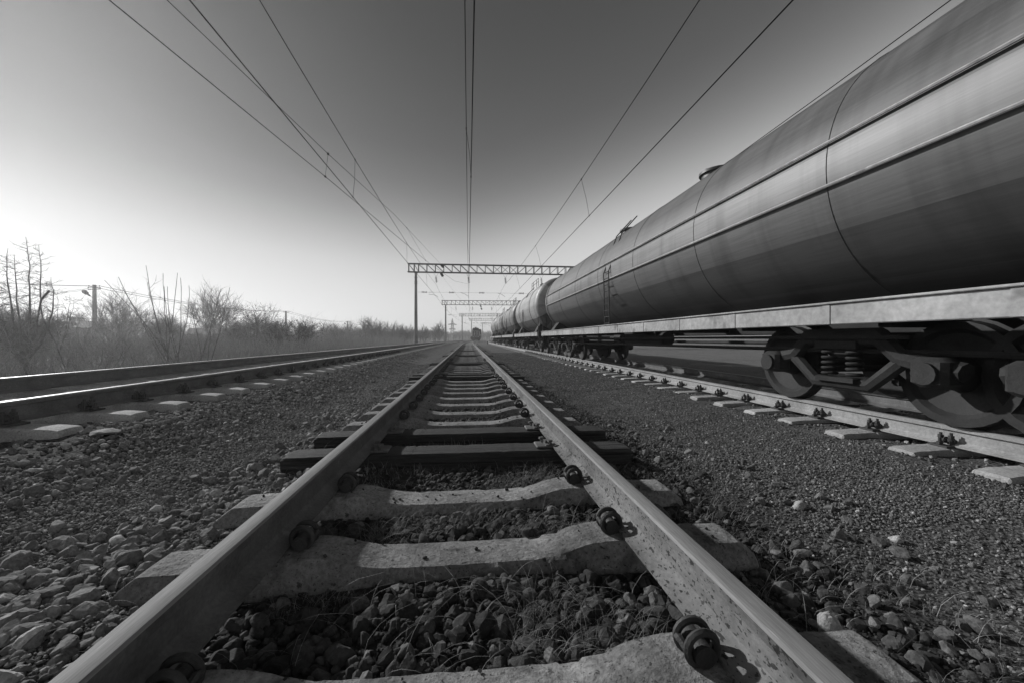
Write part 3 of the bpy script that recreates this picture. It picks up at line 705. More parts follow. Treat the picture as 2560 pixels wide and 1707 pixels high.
def wagon(yc, length, tones, label, r, zc, nb=2, plates=PL_BIG, dark_top=False, group='tank wagons of the goods train', numbers=None):
    x = RX + float(shift(yc)); root = empty('tank_wagon', (x, yc, RZ), -head(yc))
    hl = length / 2 - .62
    mats = tank_mats('%d' % int(yc * 10), tones)
    tank = tank_mesh(root, -hl + .25, hl - .25, r, zc, mats, plates)
    q = MB()                                              # frame
    for s in (-1, 1): q.bbox((s * .20, 0, 1.02), (.10, 2 * hl, .34), .01)
    for yy in (-hl, hl): q.bbox((0, yy, 1.02), (2.9, .22, .36), .02)
    for yy in np.arange(-hl + 1.4, hl - 1, 1.9): q.bbox((0, yy, 1.0), (2.6, .14, .22), .01)
    q.build('frame', m_under, root)
    for s in (-1, 1):
        q = MB(); q.bbox((s * 1.46, 0, 1.03), (.10, 2 * hl, .205), .008); q.bbox((s * 1.43, 0, 1.143), (.22, 2 * hl, .022), .006)
        for yy in np.arange(-hl + .8, hl - .4, 1.45): q.box((s * 1.512, yy, 1.03), (.012, .09, .196))
        q.build('side_sill', m_sill, root)
    for yy in ([-hl + 1.6, hl - 1.6] if nb == 2 else [-hl + 1.5, hl - 1.9]):
        q = MB()                                          # saddles
        for s in (-1, 1): q.add([(s * .25, yy - .3, 1.18), (s * 1.35, yy - .3, 1.18), (s * 1.35, yy + .3, 1.18), (s * .25, yy + .3, 1.18), (s * .25, yy - .3, zc - r + .06), (s * 1.1, yy - .3, zc - r * .72), (s * 1.1, yy + .3, zc - r * .72), (s * .25, yy + .3, zc - r + .06)], [(0, 1, 2, 3), (4, 5, 6, 7), (0, 1, 5, 4), (1, 2, 6, 5), (2, 3, 7, 6), (3, 0, 4, 7)])
        q.build('saddle', m_under, root)
    for yy in ([-hl + 2.9, hl - 2.9] if nb == 2 else [-hl + 1.0, hl - 1.1]):  # straps
        q = MB(); q.ring((0, yy, zc), (0, 1, 0), r + .004, .018, 64, 5, a0=0, a1=2 * PI); q.build('strap', m_under2, root)
    ybog = [-hl + 1.55, hl - 1.55] if nb == 2 else [-hl + 1.5, -hl + 4.0, hl - 4.0, hl - 1.5]
    for yy in ybog: bogie(root, yy)
    for yy in np.linspace(-hl + 1.3, hl - 1.3, 5 if nb == 2 else 8):
        q = MB(); q.ring((0, yy, zc), (0, 1, 0), r + .001, .006, 72, 4); q.build('weld_seam', mats[1], tank)
    q = MB()                                              # brake gear and air tank
    q.cyl((-.75, -1.5, .78), (-.75, .6, .78), .16, 14); q.cyl((-.62, 1.2, .80), (-.62, 1.7, .80), .19, 14); q.tube([(-1.15, -hl + 3.2, .80), (-1.15, hl - 3.2, .80)], .022, 6); q.tube([(-1.0, -hl + 2.5, .66), (-1.0, hl - 2.5, .62)], .028, 6)
    q.tube([(-.3, -hl + .5, .72), (-.3, hl - .5, .72)], .035, 6); q.box((-.9, -.4, .9), (.1, 1.8, .12))
    q.build('brake_gear', m_under2, root, smooth=35)
    for s in (-1, 1):                                     # couplers
        q = MB(); q.bbox((0, s * (hl + .22), .98), (.20, .55, .22), .03); q.bbox((0, s * (hl + .52), .98), (.36, .26, .32), .05); q.build('coupler', m_under, root)
    q = MB()                                              # dome hatch and its walkway
    zt = zc + r
    for yy in ([0] if nb == 2 else [-2.2, 2.2]): q.cyl((0, yy, zt - .12), (0, yy, zt + .16), .34, 20); q.cyl((0, yy, zt + .16), (0, yy, zt + .21), .39, 20); q.tube([(-.3, yy, zt + .25), (.3, yy, zt + .25)], .025, 5)
    q.build('hatch', m_under if dark_top else mats[3], root, smooth=35)
    q = MB()
    if nb == 2: q.box((0, .95, zt - .02), (.7, .8, .04)); q.box((0, -.95, zt + .0), (.7, .8, .04))
    if nb == 2: q.build('walkway', m_under2, root)
    q = MB()
    if dark_top or nb == 2:
        for s in (-1, 1):
            for yy in (-1.3, -.65, .65, 1.3): q.tube([(s * .72, yy, zt - .1), (s * .72, yy, zt + .42)], .016, 5)
            for zz in (.22, .42): q.tube([(s * .72, -1.3, zt + zz), (s * .72, 1.3, zt + zz)], .014, 5)
        q.build('railing', m_under, root)
    q = MB()                                              # ladder on the near side
    for yy in (-.19, .19):
        q.tube([(-1.47, yy + .4, 1.12), (-1.50, yy + .4, zc), (-r * .78, yy + .4, zc + r * .70), (-.72, yy + .4, zt + .02)], .016, 5)
    for k in range(9):
        t = k / 8; z = 1.2 + (zc - 1.2) * t; q.tube([(-1.47 - .03 * t, .21, z), (-1.47 - .03 * t, .59, z)], .012, 5)
    q.build('ladder', m_under2, root)
    if nb == 4:
        for ang, name in ((9.8, 'streak_pipe'), (-7.5, 'streak_pipe')):  # added pipes, put in to repeat the bright lengthwise streaks
            a = R(ang); q = MB(); q.tube([(-math.cos(a) * (r + .035), -hl + 1.2, zc + math.sin(a) * (r + .035)), (-math.cos(a) * (r + .035), hl - 1.2, zc + math.sin(a) * (r + .035))], .016, 6)
            for yy in np.arange(-hl + 1.4, hl - 1.2, 2.1): q.tube([(-math.cos(a) * (r - .01), yy, zc + math.sin(a) * (r - .01)), (-math.cos(a) * (r + .035), yy, zc + math.sin(a) * (r + .035))], .012, 5)
            q.build(name, m_sill, root)
    # end posts (hand holds) at the corners
    for yy in (-hl + .05, hl - .05):
        q = MB(); q.tube([(-1.44, yy, 1.14), (-1.44, yy, 1.95), (-1.0, yy, 1.95), (-1.0, yy, 1.14)], .018, 5); q.build('end_rail', m_under, root)
    return tag(root, label, 'tank wagon', group)
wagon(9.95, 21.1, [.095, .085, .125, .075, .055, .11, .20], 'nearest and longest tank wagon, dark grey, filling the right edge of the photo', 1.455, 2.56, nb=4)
def number_text(root_x, y, z, s, n, mat):
    pass
W4 = [(26.5, [.36, .32, .40, .24, .11, .34, .40], 'light grey tank wagon coupled ahead of the long dark one', False), (38.5, [.22, .20, .26, .16, .07, .30, .24], 'mid grey tank wagon third from the camera with patchy paint', True),
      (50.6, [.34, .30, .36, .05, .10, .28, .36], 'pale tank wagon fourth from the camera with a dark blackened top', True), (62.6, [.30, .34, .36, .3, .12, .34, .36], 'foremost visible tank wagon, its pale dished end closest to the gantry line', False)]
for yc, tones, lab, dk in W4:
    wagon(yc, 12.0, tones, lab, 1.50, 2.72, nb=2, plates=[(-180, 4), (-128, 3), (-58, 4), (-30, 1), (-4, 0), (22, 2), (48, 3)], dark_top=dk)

# ------------------------------------------------------------------ shunting locomotive on the middle track
LY = 122.0
loco = empty('shunting_locomotive', (float(shift(LY)) + .55, LY, 0), -head(LY) * 1.1); loco.scale = (1, 1, .87)
m_lb = M('locomotive_paint', .07, .55, .25, 1.5, .05, 20); m_ll = M('locomotive_light_paint', .5, .55, .2, 1.5, .05, 20); m_ld = M('locomotive_dark_paint', .012, .6, .3, 2, .05, 20)
m_glass = M('dark_glass', .015, .08, .1, 2, 0, 10, spec=.7)
q = MB(); q.bbox((0, .15, 1.15), (3.05, .3, .9), .05); q.bbox((0, 8, 1.35), (2.9, 15.6, .25), .03); q.build('front_beam', m_lb, loco)
q = MB(); q.bbox((0, 4.2, 2.65), (2.15, 7.6, 2.35), .15); q.build('hood', m_lb, loco)
q = MB(); q.bbox((0, 10, 2.9), (2.9, 3.6, 3.0), .2); q.build('cab', m_ld, loco)
q = MB(); q.bbox((0, .62, 4.15), (1.9, .5, .95), .18); q.bbox((0, .5, 4.72), (.5, .35, .22), .05); q.build('hood_top', m_ld, loco)
for x in (-.72, 0, .72):
    q = MB(); q.bbox((x, .37, 2.55 if x == 0 else 2.75), (.52 if x else .6, .06, 1.15 if x == 0 else 1.0), .02); q.build('window', m_glass, loco)
for x in (-.40, .40, -1.05, 1.05):
    q = MB(); q.box((x, .35, 2.55), (.10, .08, 1.5)); q.build('window_post', m_ll, loco)
q = MB(); q.box((0, .34, 3.45), (2.0, .06, .10)); q.box((0, -.02, 1.62), (.65, .05, .10)); q.build('light_stripe', m_ll, loco)
for x in (-.75, .75): q = MB(); q.cyl((x, .0, 1.55), (x, -.06, 1.55), .13, 14); q.build('headlight', m_ll, loco)
q = MB(); q.bbox((0, -.35, 1.0), (.35, .6, .3), .04); q.build('coupler', m_under, loco)
q = MB(); q.bbox((0, .5, .52), (2.6, .5, .32), .04); q.build('plough', m_ld, loco)
for x in (-1.5, 1.5):
    q = MB()
    for y in (.1, 2.0, 4.0, 6.0): q.tube([(x, y, 1.4), (x, y, 2.35)], .03, 5)
    q.tube([(x, .1, 2.35), (x, 6.0, 2.35)], .03, 5); q.build('handrail', m_ll, loco)
for y in (2.5, 12.5):
    q = MB(); q.bbox((0, y, .7), (2.3, 3.8, .45), .05)
    for k in (-1.3, 0, 1.3):
        for s in (-1, 1): q.cyl((s * .72, y + k, .5), (s * .86, y + k, .5), .5, 20)
    q.build('bogie', m_under, loco, smooth=35)
tag(loco, 'dark shunting locomotive standing far off on the middle track, seen from the front', 'locomotive')

# white limit post
mk = empty('marker_post', (float(at(1219, 852, 80).x), 80, float(ground_z(4.0, 80))))
q = MB(); q.bbox((0, 0, .22), (.16, .16, .5), .02); q.build('post', m_ld, mk)
q = MB(); q.bbox((.06, -.02, .62), (.30, .14, .34), .03, ); q.add([(-.09, -.09, .79), (.21, -.09, .79), (.21, .05, .79), (-.09, .05, .79), (.0, -.02, .95)], [(0, 1, 4), (1, 2, 4), (2, 3, 4), (3, 0, 4)]); q.build('white_top', m_white, mk)
tag(mk, 'small white topped marker post beside the track between locomotive and tank wagons', 'marker post')
# ------------------------------------------------------------------ bare trees and shrubs
def perp(d, r):
    a = Vector((r.random() - .5, r.random() - .5, r.random() - .5)); a = a - d * a.dot(d)
    return a.normalized() if a.length > 1e-4 else Vector((1, 0, 0))
RMIN = [0.0]
def limb(mb, r, p, d, L, rad, n=4, wob=.12, up=.06, sides=4, tip=.25):
    rad = max(rad, RMIN[0])
    pts = [p.copy()]; rr = [rad]; d = d.normalized()
    for i in range(n):
        d = (d + perp(d, r) * wob * (.4 + r.random()) + Vector((0, 0, up))).normalized()
        p = p + d * (L / n); pts.append(p.copy()); rr.append(rad * (1 - (1 - tip) * (i + 1) / n))
    mb.tube(pts, rr, sides, cap=False); return pts, d
def grow(mb, r, p, d, L, rad, depth, kids, spread, wob=.12, up=.06, shrink=.62, twig=None):
    pts, dd = limb(mb, r, p, d, L, rad, 4 if depth else 3, wob, up, 5 if rad > .03 else (4 if rad > .012 else 3))
    if depth <= 0: return
    for k in range(kids):
        t = .3 + .7 * (k + r.random()) / kids; i = min(int(t * (len(pts) - 1)), len(pts) - 2); f = t * (len(pts) - 1) - i
        q = pts[i].lerp(pts[i + 1], f); di = (pts[i + 1] - pts[i]).normalized()
        nd = (di + perp(di, r) * spread * (.6 + .8 * r.random())).normalized()
        grow(mb, r, q, nd, L * shrink * (.7 + .6 * r.random()), rad * (1 - t * .6) * .55, depth - 1, kids, spread, wob, up, shrink)
def plant_root(name, p, label, cat, group=None):
    z = float(ground_z(p.x, p.y)); t = empty(name, (p.x, p.y, z - .02)); tag(t, label, cat, group); return t
def bush(name, px, depth, height, width, seed, label, kids=6, stems=9, depthn=3, leaf=0, group='bare bushes beyond the left track', trunk=.35, mat=None):
    r = random.Random(seed); p = at(px, 847, depth); t = plant_root(name, p, label, 'bush', group); RMIN[0] = depth * .00032; depthn = 3; kids = kids
    mb = MB(); tr = MB()
    if trunk: limb(tr, r, Vector((0, 0, -.1)), Vector((.05, 0, 1)), trunk + .15, .07, 3, .05, 0, 7, .8)
    for k in range(stems):
        a = 2 * PI * (k + r.random() * .7) / stems; o = .15 + .85 * ((k * 7 % stems) / stems)
        d = Vector((math.cos(a) * o * width / height * .8, math.sin(a) * o * width / height * .8, 1)).normalized()
        grow(mb, r, Vector((math.cos(a) * .06, math.sin(a) * .06, trunk)), d, height * (.50 - .12 * o), .028, depthn, kids, .62, .14, .05, .60)
    if trunk: tr.build('trunk', m_bark, t)
    mb.build('crown', mat or m_bark, t, fix=False)
    if leaf:
        lf = MB(); n = leaf
        for k in range(n):
            a = r.random() * 2 * PI; rad = math.sqrt(r.random()) * width * .48; zz = height * (.35 + .6 * r.random() ** .8 * (1 - (rad / width) ** 2))
            c = Vector((math.cos(a) * rad, math.sin(a) * rad, zz)); u_ = perp(Vector((0, 0, 1)), r) * (.03 + .04 * r.random()); w_ = perp(u_.normalized(), r) * (.02 + .02 * r.random())
            lf.add([c - u_, c + w_, c + u_, c - w_ + Vector((0, 0, .012))], [(0, 1, 2, 3)])
        lf.build('leaves', m_leaf, t, fix=False)
    return t
# far left tree with upright, spiky limbs
def spiky(px, depth, tops, seed, label, base_py, rad=.05, spur=.34, name='bare_tree', extra_low=0, cat='tree', nsp=34):
    r = random.Random(seed); RMIN[0] = depth * .00045; p0 = at(px, base_py, depth); z = float(ground_z(p0.x, p0.y)); t = empty(name, (p0.x, p0.y, z - .02)); tag(t, label, cat)
    O = Vector((p0.x, p0.y, z)); mb = MB(); tr = MB()
    limb(tr, r, Vector((0, 0, -.1)), Vector((0, 0, 1)), .55, rad * 1.6, 3, .05, 0, 8, .8); tr.build('trunk', m_bark, t)
    for (tx, ty, bend, dz) in tops:
        e = at(tx, ty, depth + dz) - O; s = Vector((0, 0, .35)); m1 = s.lerp(e, .35) + Vector((bend, .1 * dz, -.05)); m2 = s.lerp(e, .7) + Vector((bend * .75, 0, 0))
        pts = []
        for k in range(13):
            q = k / 12; a_ = s.lerp(m1, q); b_ = m1.lerp(m2, q); c_ = m2.lerp(e, q); pts.append(a_.lerp(b_, q).lerp(b_.lerp(c_, q), q) + Vector((r.random() - .5, r.random() - .5, 0)) * .05)
        mb.tube(pts, [rad * (1 - .86 * k / 12) for k in range(13)], 5, cap=False)
        for k in range(nsp):
            q = .12 + .83 * r.random(); i = int(q * 12); c0 = pts[i].lerp(pts[min(i + 1, 12)], q * 12 - i); di = (pts[min(i + 1, 12)] - pts[i]).normalized()
            d = (perp(di, r) + di * .35).normalized(); L = spur * (.35 + 1.1 * r.random()) * (1.2 - q * .5)
            grow(mb, r, c0, d, L, .0085, 1, 3, .7, .12, .02, .6)
    mb.build('crown', m_bark, t, fix=False); return t
spiky(62, 15, [(66, 592, .25, 0), (101, 612, .35, .5), (20, 620, -.3, .3), (38, 636, -.1, -.4), (-40, 640, -.4, .2), (130, 692, .55, -.3), (-6, 676, -.5, -.5), (-70, 690, -.6, 0)], 5, 'bare spiky tree at the left edge, tallest tree beside the tracks', 905, nsp=70, rad=.046)
# a hooked dead stem and a spindly sapling behind it
RMIN[0] = 0
t = plant_root('dead_stem', at(124, 880, 13), 'crooked bare stem bent like a hook right of the spiky tree', 'tree')
O = t.location; q = MB(); pts = [at(*c, 13) - O for c in ((166, 930), (140, 860), (108, 800), (101, 762), (104, 750), (124, 728))]; q.tube(pts, [.014, .016, .018, .024, .03, .034], 6); q.build('stem', m_bark, t)
q = MB(); q.tube([pts[3], at(118, 770, 13.2) - O, at(140, 790, 13.4) - O], .008, 4); q.tube([pts[4], at(110, 745, 13) - O, at(111, 722, 13) - O], .007, 4); q.build('side_twigs', m_bark, t)
spiky(145, 22, [(145, 726, .0, 0), (176, 735, .2, .3), (186, 742, .2, .4)], 8, 'thin bare saplings standing between the hooked stem and the lamp pole', 900, rad=.03, spur=.4, nsp=22)
# coppice rods
def rods(name, base, depth, tops, seed, label, rad=.02):
    r = random.Random(seed); RMIN[0] = depth * .0005; p0 = at(base[0], base[1], depth); z = float(ground_z(p0.x, p0.y)); t = empty(name, (p0.x, p0.y, z - .02)); O = Vector((p0.x, p0.y, z)); tag(t, label, 'shrub', 'shrubs with tall bare rods')
    for k, (tx, ty, bend) in enumerate(tops):
        dz = (r.random() - .5) * 1.2; e = at(tx, ty, depth + dz) - O; s = Vector(((r.random() - .5) * .5, (r.random() - .5) * .5, -.05)); m1 = Vector((s.x + (e.x - s.x) * bend, s.y + (e.y - s.y) * .5, e.z * .45))
        pts = [(s.lerp(m1, q_ / 10)).lerp(m1.lerp(e, q_ / 10), q_ / 10) + Vector((r.random() - .5, 0, 0)) * .03 for q_ in range(11)]
        mb = MB(); mb.tube(pts, [rad * (1 - .6 * q_ / 10) * (.8 + .3 * r.random()) for q_ in range(11)], 5)
        if k % 2 == 0:
            for _ in range(5):
                i = 3 + int(r.random() * 6); grow(mb, r, pts[i], Vector((r.random() - .5, r.random() - .5, .5)), .45, .006, 1, 2, .6)
        mb.build('rod', m_bark if k % 3 else m_bark_p, t, fix=False)
rods('rod_shrub', (432, 912), 16, [(366, 663, .75), (408, 683, .85), (445, 682, .9), (452, 694, .95), (419, 716, .85), (296, 692, .5), (369, 706, .7), (474, 713, 1.0), (262, 700, .35), (306, 718, .45), (412, 716, .8)], 3, 'shrub of tall bare rods on the left bank, tips highest against the sky')
rods('rod_shrub', (505, 900), 15, [(553, 722, .55), (575, 718, .6), (478, 760, .4), (530, 800, .5)], 4, 'pair of long curved rods leaning right in front of the round bush')
rods('rod_shrub', (215, 925), 12, [(305, 862, 1.3), (300, 880, 1.2), (160, 890, .3), (255, 872, .9)], 6, 'low arching pale twigs just behind the rail below the lamp pole', .014)
rods('rod_shrub', (30, 935), 11, [(-40, 890, .5), (80, 905, .6), (110, 930, .6), (-60, 912, .4)], 7, 'dark twigs lying low behind the rail at the left edge', .016)
bush('bare_bush', 300, 40, 6.6, 8.5, 11, 'wide bare bush behind the lamp pole, twigs fanned out', kids=5, stems=15)
bush('bare_bush', 533, 40, 6.3, 6.6, 12, 'round bare bush with a fan shaped crown standing alone on the left bank', kids=5, stems=15, trunk=.9)
bush('bare_bush', 410, 46, 4.8, 6.5, 13, 'bare bush seen through the tall rods, lower than its neighbours', kids=5, stems=12)
bush('bare_bush', 90, 30, 4.2, 6, 14, 'bare bush behind the hooked stem', kids=5, stems=12)
bush('bare_bush', 55, 17, 2.9, 3.4, 25, 'low tangled bush round the foot of the spiky tree', kids=5, stems=12)
bush('bare_bush', -20, 26, 4.2, 6, 15, 'bare bush cut by the left edge behind the spiky tree', kids=5, stems=12)
bush('leafy_bush', 640, 34, 4.6, 4.0, 16, 'bush with two upright leafy sprays right of the round bush', kids=5, stems=10, leaf=520, group='bushes with dead leaves')
bush('leafy_bush', 695, 32, 3.2, 4.2, 17, 'twiggy bush with scattered dead leaves, left of the thin pole', kids=5, stems=11, leaf=420, group='bushes with dead leaves')
bush('leafy_bush', 756, 34, 3.1, 3.6, 18, 'bush with dark clusters of dead leaves right of the thin pole', kids=5, stems=10, leaf=700, group='bushes with dead leaves')
bush('leafy_bush', 590, 38, 3.3, 4.6, 19, 'low twiggy bush between the round bush and the leafy sprays', kids=5, stems=10, leaf=120, group='bushes with dead leaves')
for k, (px, d, h_) in enumerate([(835, 60, 3.6), (885, 80, 3.6), (930, 70, 5.4), (975, 85, 5.5), (1010, 80, 4.6), (1062, 100, 4.6), (1098, 120, 6.5)]):
    bush('bare_bush', px, d, h_, 5.5, 40 + k, 'bare bush in the row along the left track before the nearest gantry post' if k < 4 else 'bare bush beyond the first gantry post beside the left track', kids=4, stems=10, group='row of bushes along the left track' if k < 4 else 'bushes past the first gantry post')

# undergrowth on the bank, verge grass, far woodland: nobody could count these
def thicket(name, n, fx, fy, h0, h1, rad, mat, label, seed, kink=.25, twigs=2, cat='undergrowth'):
    r = np.random.default_rng(seed); x, y = fx(r, n), fy(r, n); z = ground_z(x, y) - .03; h = h0 + (h1 - h0) * r.random(n) ** 1.6
    Vs, Fs = [], []
    def strand(P, D, L, rr):
        m = len(P); T = 4; V = np.zeros((m, T, 3, 3)); bend = r.normal(size=(m, 3)) * kink; bend[:, 2] = -np.abs(bend[:, 2]) * .6
        side = np.cross(D, np.array([.31, .2, .9])); side /= np.linalg.norm(side, axis=1)[:, None] + 1e-9; s2 = np.cross(D, side)
        pts = []
        for i in range(T):
            t = i / (T - 1); c = P + D * (L * t)[:, None] + bend * (L * t * t)[:, None]; pts.append(c); w = rr * (1 - .75 * t)
            for k in range(3):
                a = 2 * PI * k / 3; V[:, i, k] = c + (side * math.cos(a) + s2 * math.sin(a)) * w[:, None]
        F_ = np.array([(i * 3 + k, i * 3 + (k + 1) % 3, i * 3 + 3 + (k + 1) % 3, i * 3 + 3 + k) for i in range(T - 1) for k in range(3)])
        b = sum(len(v) for v in Vs); Vs.append(V.reshape(-1, 3)); Fs.append((F_[None] + (np.arange(m) * 12)[:, None, None]).reshape(-1, 4) + b); return pts
    D = np.stack([r.normal(size=n) * .25, r.normal(size=n) * .25, np.ones(n)], 1); D /= np.linalg.norm(D, axis=1)[:, None]
    P = np.stack([x, y, z], 1); R_ = np.broadcast_to(rad, n) * (.6 + .8 * r.random(n)); pts = strand(P, D, h, R_)
    for _ in range(twigs):
        f = .25 + .7 * r.random(n); i = np.minimum((f * 3).astype(int), 2); A = np.stack(pts, 0); q = A[i, np.arange(n)]
        d2 = D * .8 + r.normal(size=(n, 3)) * .6; d2[:, 2] = np.abs(d2[:, 2]); d2 /= np.linalg.norm(d2, axis=1)[:, None]
        strand(q, d2, h * (.25 + .35 * r.random(n)), R_ * .5)
    o = np_mesh(name, np.concatenate(Vs), np.concatenate(Fs), mat); return tag(o, label, cat, kind='stuff')
m_under_g = M('undergrowth_bark', .32, .9, .5, .8, 0, 10, fine=.2)
sx_ = lambda y: shift(y)
yy1 = {}
def f_y(lo, hi, pw):
    def f(r, n): v = lo + (hi - lo) * r.random(n) ** pw; yy1['y'] = v; return v
    return f
def along(x0, x1, lo, hi, pw):
    r0 = np.random.default_rng(int(abs(x0 * 10 + lo * 7 + hi)));
    def gen(n): y = lo + (hi - lo) * r0.random(n) ** pw; return x0 + (x1 - x0) * r0.random(n) + shift(y), y
    store = {}
    def fx(r, n): store['p'] = gen(n); return store['p'][0]
    def fy(r, n): return store['p'][1]
    return fx, fy
thicket('bank_undergrowth', 12000, *along(-42, -9.6, 6, 80, 1.3), .6, 2.2, .008, m_under_g, 'tangled leafless undergrowth covering the bank beyond the left track', 61, .3, 3)
thicket('bank_brushwood', 5600, *along(-60, -11, 16, 130, 1.2), 1.4, 3.6, .014, m_under_g, 'dense brushwood standing in front of the distant trees on the left', 62, .22, 4)
thicket('pale_reeds', 2600, *along(-17, -9.4, 20, 60, 1.0), .8, 1.9, .008, m_straw2, 'pale upright dry reeds along the foot of the bushes by the left track', 63, .08, 0)
nv = 26000
yv = 3 + 95 * rng.random(nv) ** 1.7; xv = -7.4 - 5.5 * rng.random(nv) ** 1.2 + shift(yv)
blades('verge_grass', (xv, yv, .12 + .5 * rng.random(nv) ** 2, .004 * (1 + yv / 30), .2 + .8 * rng.random(nv)), m_straw2, 'dry grass on the verge between the left track and the bushes')
nf = 15000
yf = 4 + 66 * rng.random(nf) ** 1.2; xf = -12 - 42 * rng.random(nf)
blades('field_grass', (xf, yf, .15 + .6 * rng.random(nf) ** 1.5, .009 * (1 + yf / 40), .3 + .8 * rng.random(nf)), m_straw2, 'pale dry grass covering the ground among the undergrowth')
# woodland: whole small trees merged into one mass
RMIN[0] = 0
def wood(name, n, xf_, yf_, h0, h1, label, seed, mat):
    protos = []
    for k in range(7):
        r = random.Random(seed * 10 + k); mb = MB(); limb(mb, r, Vector((0, 0, 0)), Vector((0, 0, 1)), .55, .026, 3, .06, 0, 4, .6)
        for j in range(11):
            a = r.random() * 2 * PI; zz = .06 + .44 * r.random(); o = .25 + .5 * r.random()
            grow(mb, r, Vector((0, 0, zz)), Vector((math.cos(a) * o, math.sin(a) * o, 1)), .42 * (1.1 - zz * .6), .014, 2, 5, .55, .12, .04, .6)
        V = np.array(mb.v); F_ = np.array([f for f in mb.f if len(f) == 4]); protos.append((V, F_))
    r = np.random.default_rng(seed); y = yf_(r, n); x = xf_(r, n, y); z = ground_z(x, y) - .1; h = h0 + (h1 - h0) * r.random(n); kk = r.integers(0, 7, n); az = r.random(n) * 2 * PI
    Vs, Fs, b = [], [], 0
    for k in range(7):
        idx = np.where(kk == k)[0]
        if not len(idx): continue
        V, F_ = protos[k]; c, s = np.cos(az[idx]), np.sin(az[idx]); W = np.empty((len(idx), len(V), 3)); fat = 1
        W[:, :, 0] = (V[None, :, 0] * c[:, None] - V[None, :, 1] * s[:, None]) * (h[idx] * 1.1)[:, None] + x[idx][:, None]
        W[:, :, 1] = (V[None, :, 0] * s[:, None] + V[None, :, 1] * c[:, None]) * (h[idx] * 1.1)[:, None] + y[idx][:, None]
        W[:, :, 2] = V[None, :, 2] * h[idx][:, None] + z[idx][:, None]
        Vs.append(W.reshape(-1, 3)); Fs.append((F_[None] + (np.arange(len(idx)) * len(V))[:, None, None]).reshape(-1, 4) + b); b += len(idx) * len(V)
    o = np_mesh(name, np.concatenate(Vs), np.concatenate(Fs), mat); return tag(o, label, 'woodland', kind='stuff')
wood('far_woodland', 520, lambda r, n, y: -75 * r.random(n) ** .8 - 18 + shift(y) * (y < 330) + np.where(y > 330, 40, 0), lambda r, n: 90 + 330 * r.random(n) ** .9, 3.8, 7.2, 'grey mass of bare trees along the horizon left of the tracks', 71, m_wood_far)
wood('woodland_ahead', 300, lambda r, n, y: -150 + 330 * r.random(n), lambda r, n: 335 + 180 * r.random(n), 5.5, 8.6, 'dark bare wood closing the view behind the locomotive and gantries', 72, m_wood_far)
wood('far_woodland_left', 420, lambda r, n, y: -70 - 130 * r.random(n), lambda r, n: 40 + 150 * r.random(n), 4.5, 8.0, 'grey mass of bare trees behind the lamp pole on the far left', 73, m_wood_far)

# ------------------------------------------------------------------ utility poles, wires, houses, pylon
m_pole = M('pole_concrete', .22, .9, .3, 2, .2, 30)
def pole(px, py_top, depth, label, lamp=False, w=.20):
    p = at(px, 847, depth); z = float(ground_z(p.x, p.y)); top = at(px, py_top, depth).z - z; t = empty('utility_pole', (p.x, p.y, z)); q = MB()
    q.box((0, 0, top / 2 - .2), (w * 1.35, w * 1.1, top + .4), taper=.68); q.build('post', m_pole, t)
    for zz, L in ((top - .35, 1.5), (top - .62, 1.7)) if lamp else ((top - .35, 1.6),):
        q = MB(); q.box((.1, -.16, zz), (L, .08, .08), -.12); o = q.build('crossarm', m_gantry, t)
        for s in (-1, 1):
            q = MB(); q.lathe((s * L * .44 + .1, -.16, zz + .04), (0, 0, 1), [(0, .02), (.1, .02), (.11, .06), (.17, .07), (.24, .03)], 8); q.build('insulator', m_ins, o)
    if lamp:
        q = MB(); q.tube([(-.1, 0, top - 1.9), (-.55, -.05, top - 1.5)], .035, 6); o = q.build('lamp_arm', m_gantry, t)
        q = MB(); q.lathe((-.50, -.05, top - 1.55), (-.74, -.02, .62), [(0, .08), (.45, .14), (.5, .23), (.95, .27), (1.15, .16), (1.2, .05)], 14); q.build('lamp_head', m_gantry, o, smooth=40)
    tag(t, label, 'utility pole', 'utility poles on the left bank'); return t, top
A, ta = pole(237, 713, 55, 'concrete utility pole with a street lamp head on the left bank, nearest of the poles', True, .34)
B_, tb = pole(715, 778, 106, 'thin dark utility pole above the leafy bushes, second from the left', False, .36)
C_, tcc = pole(869, 803, 172, 'small utility pole with a lamp bracket before the wood, third from the left', True, .44)
D_, td = pole(909, 811, 235, 'farthest tiny utility pole against the wood', False, .44)
def span(a, b_, sag, r_=.012, n=14): return [a.lerp(b_, k / n) - Vector((0, 0, sag * 4 * (k / n) * (1 - k / n))) for k in range(n + 1)]
w = empty('pole_wires'); tops = [A.location + Vector((0, -.1, ta - .2)), B_.location + Vector((0, -.1, tb - .1)), C_.location + Vector((0, -.1, tcc - .1)), D_.location + Vector((0, -.1, td - .1))]
prev = at(-260, 688, 40)
for dx, dzz in ((-.6, 0), (.7, .05), (-.75, -.35), (.8, -.3)):
    q = MB(); off = Vector((dx, 0, dzz)); q.tube(span(prev + off + Vector((0, 0, 0 if dzz > -.2 else -2.6)), tops[0] + off, .25), .022, 4)
    if dzz > -.2:
        for a_, b_, sg in ((tops[0], tops[1], 1.0), (tops[1], tops[2], 1.0), (tops[2], tops[3], .8)): q.tube(span(a_ + off, b_ + off, sg), .03, 4)
    q.build('wire', m_wire, w)
tag(w, 'thin wires slung from pole to pole along the left bank', 'wires')
m_wallh = M('house_wall', .26, .9, .2, 1, .1, 10); m_roofh = M('house_roof', .12, .85, .3, 1.5, .2, 6); 
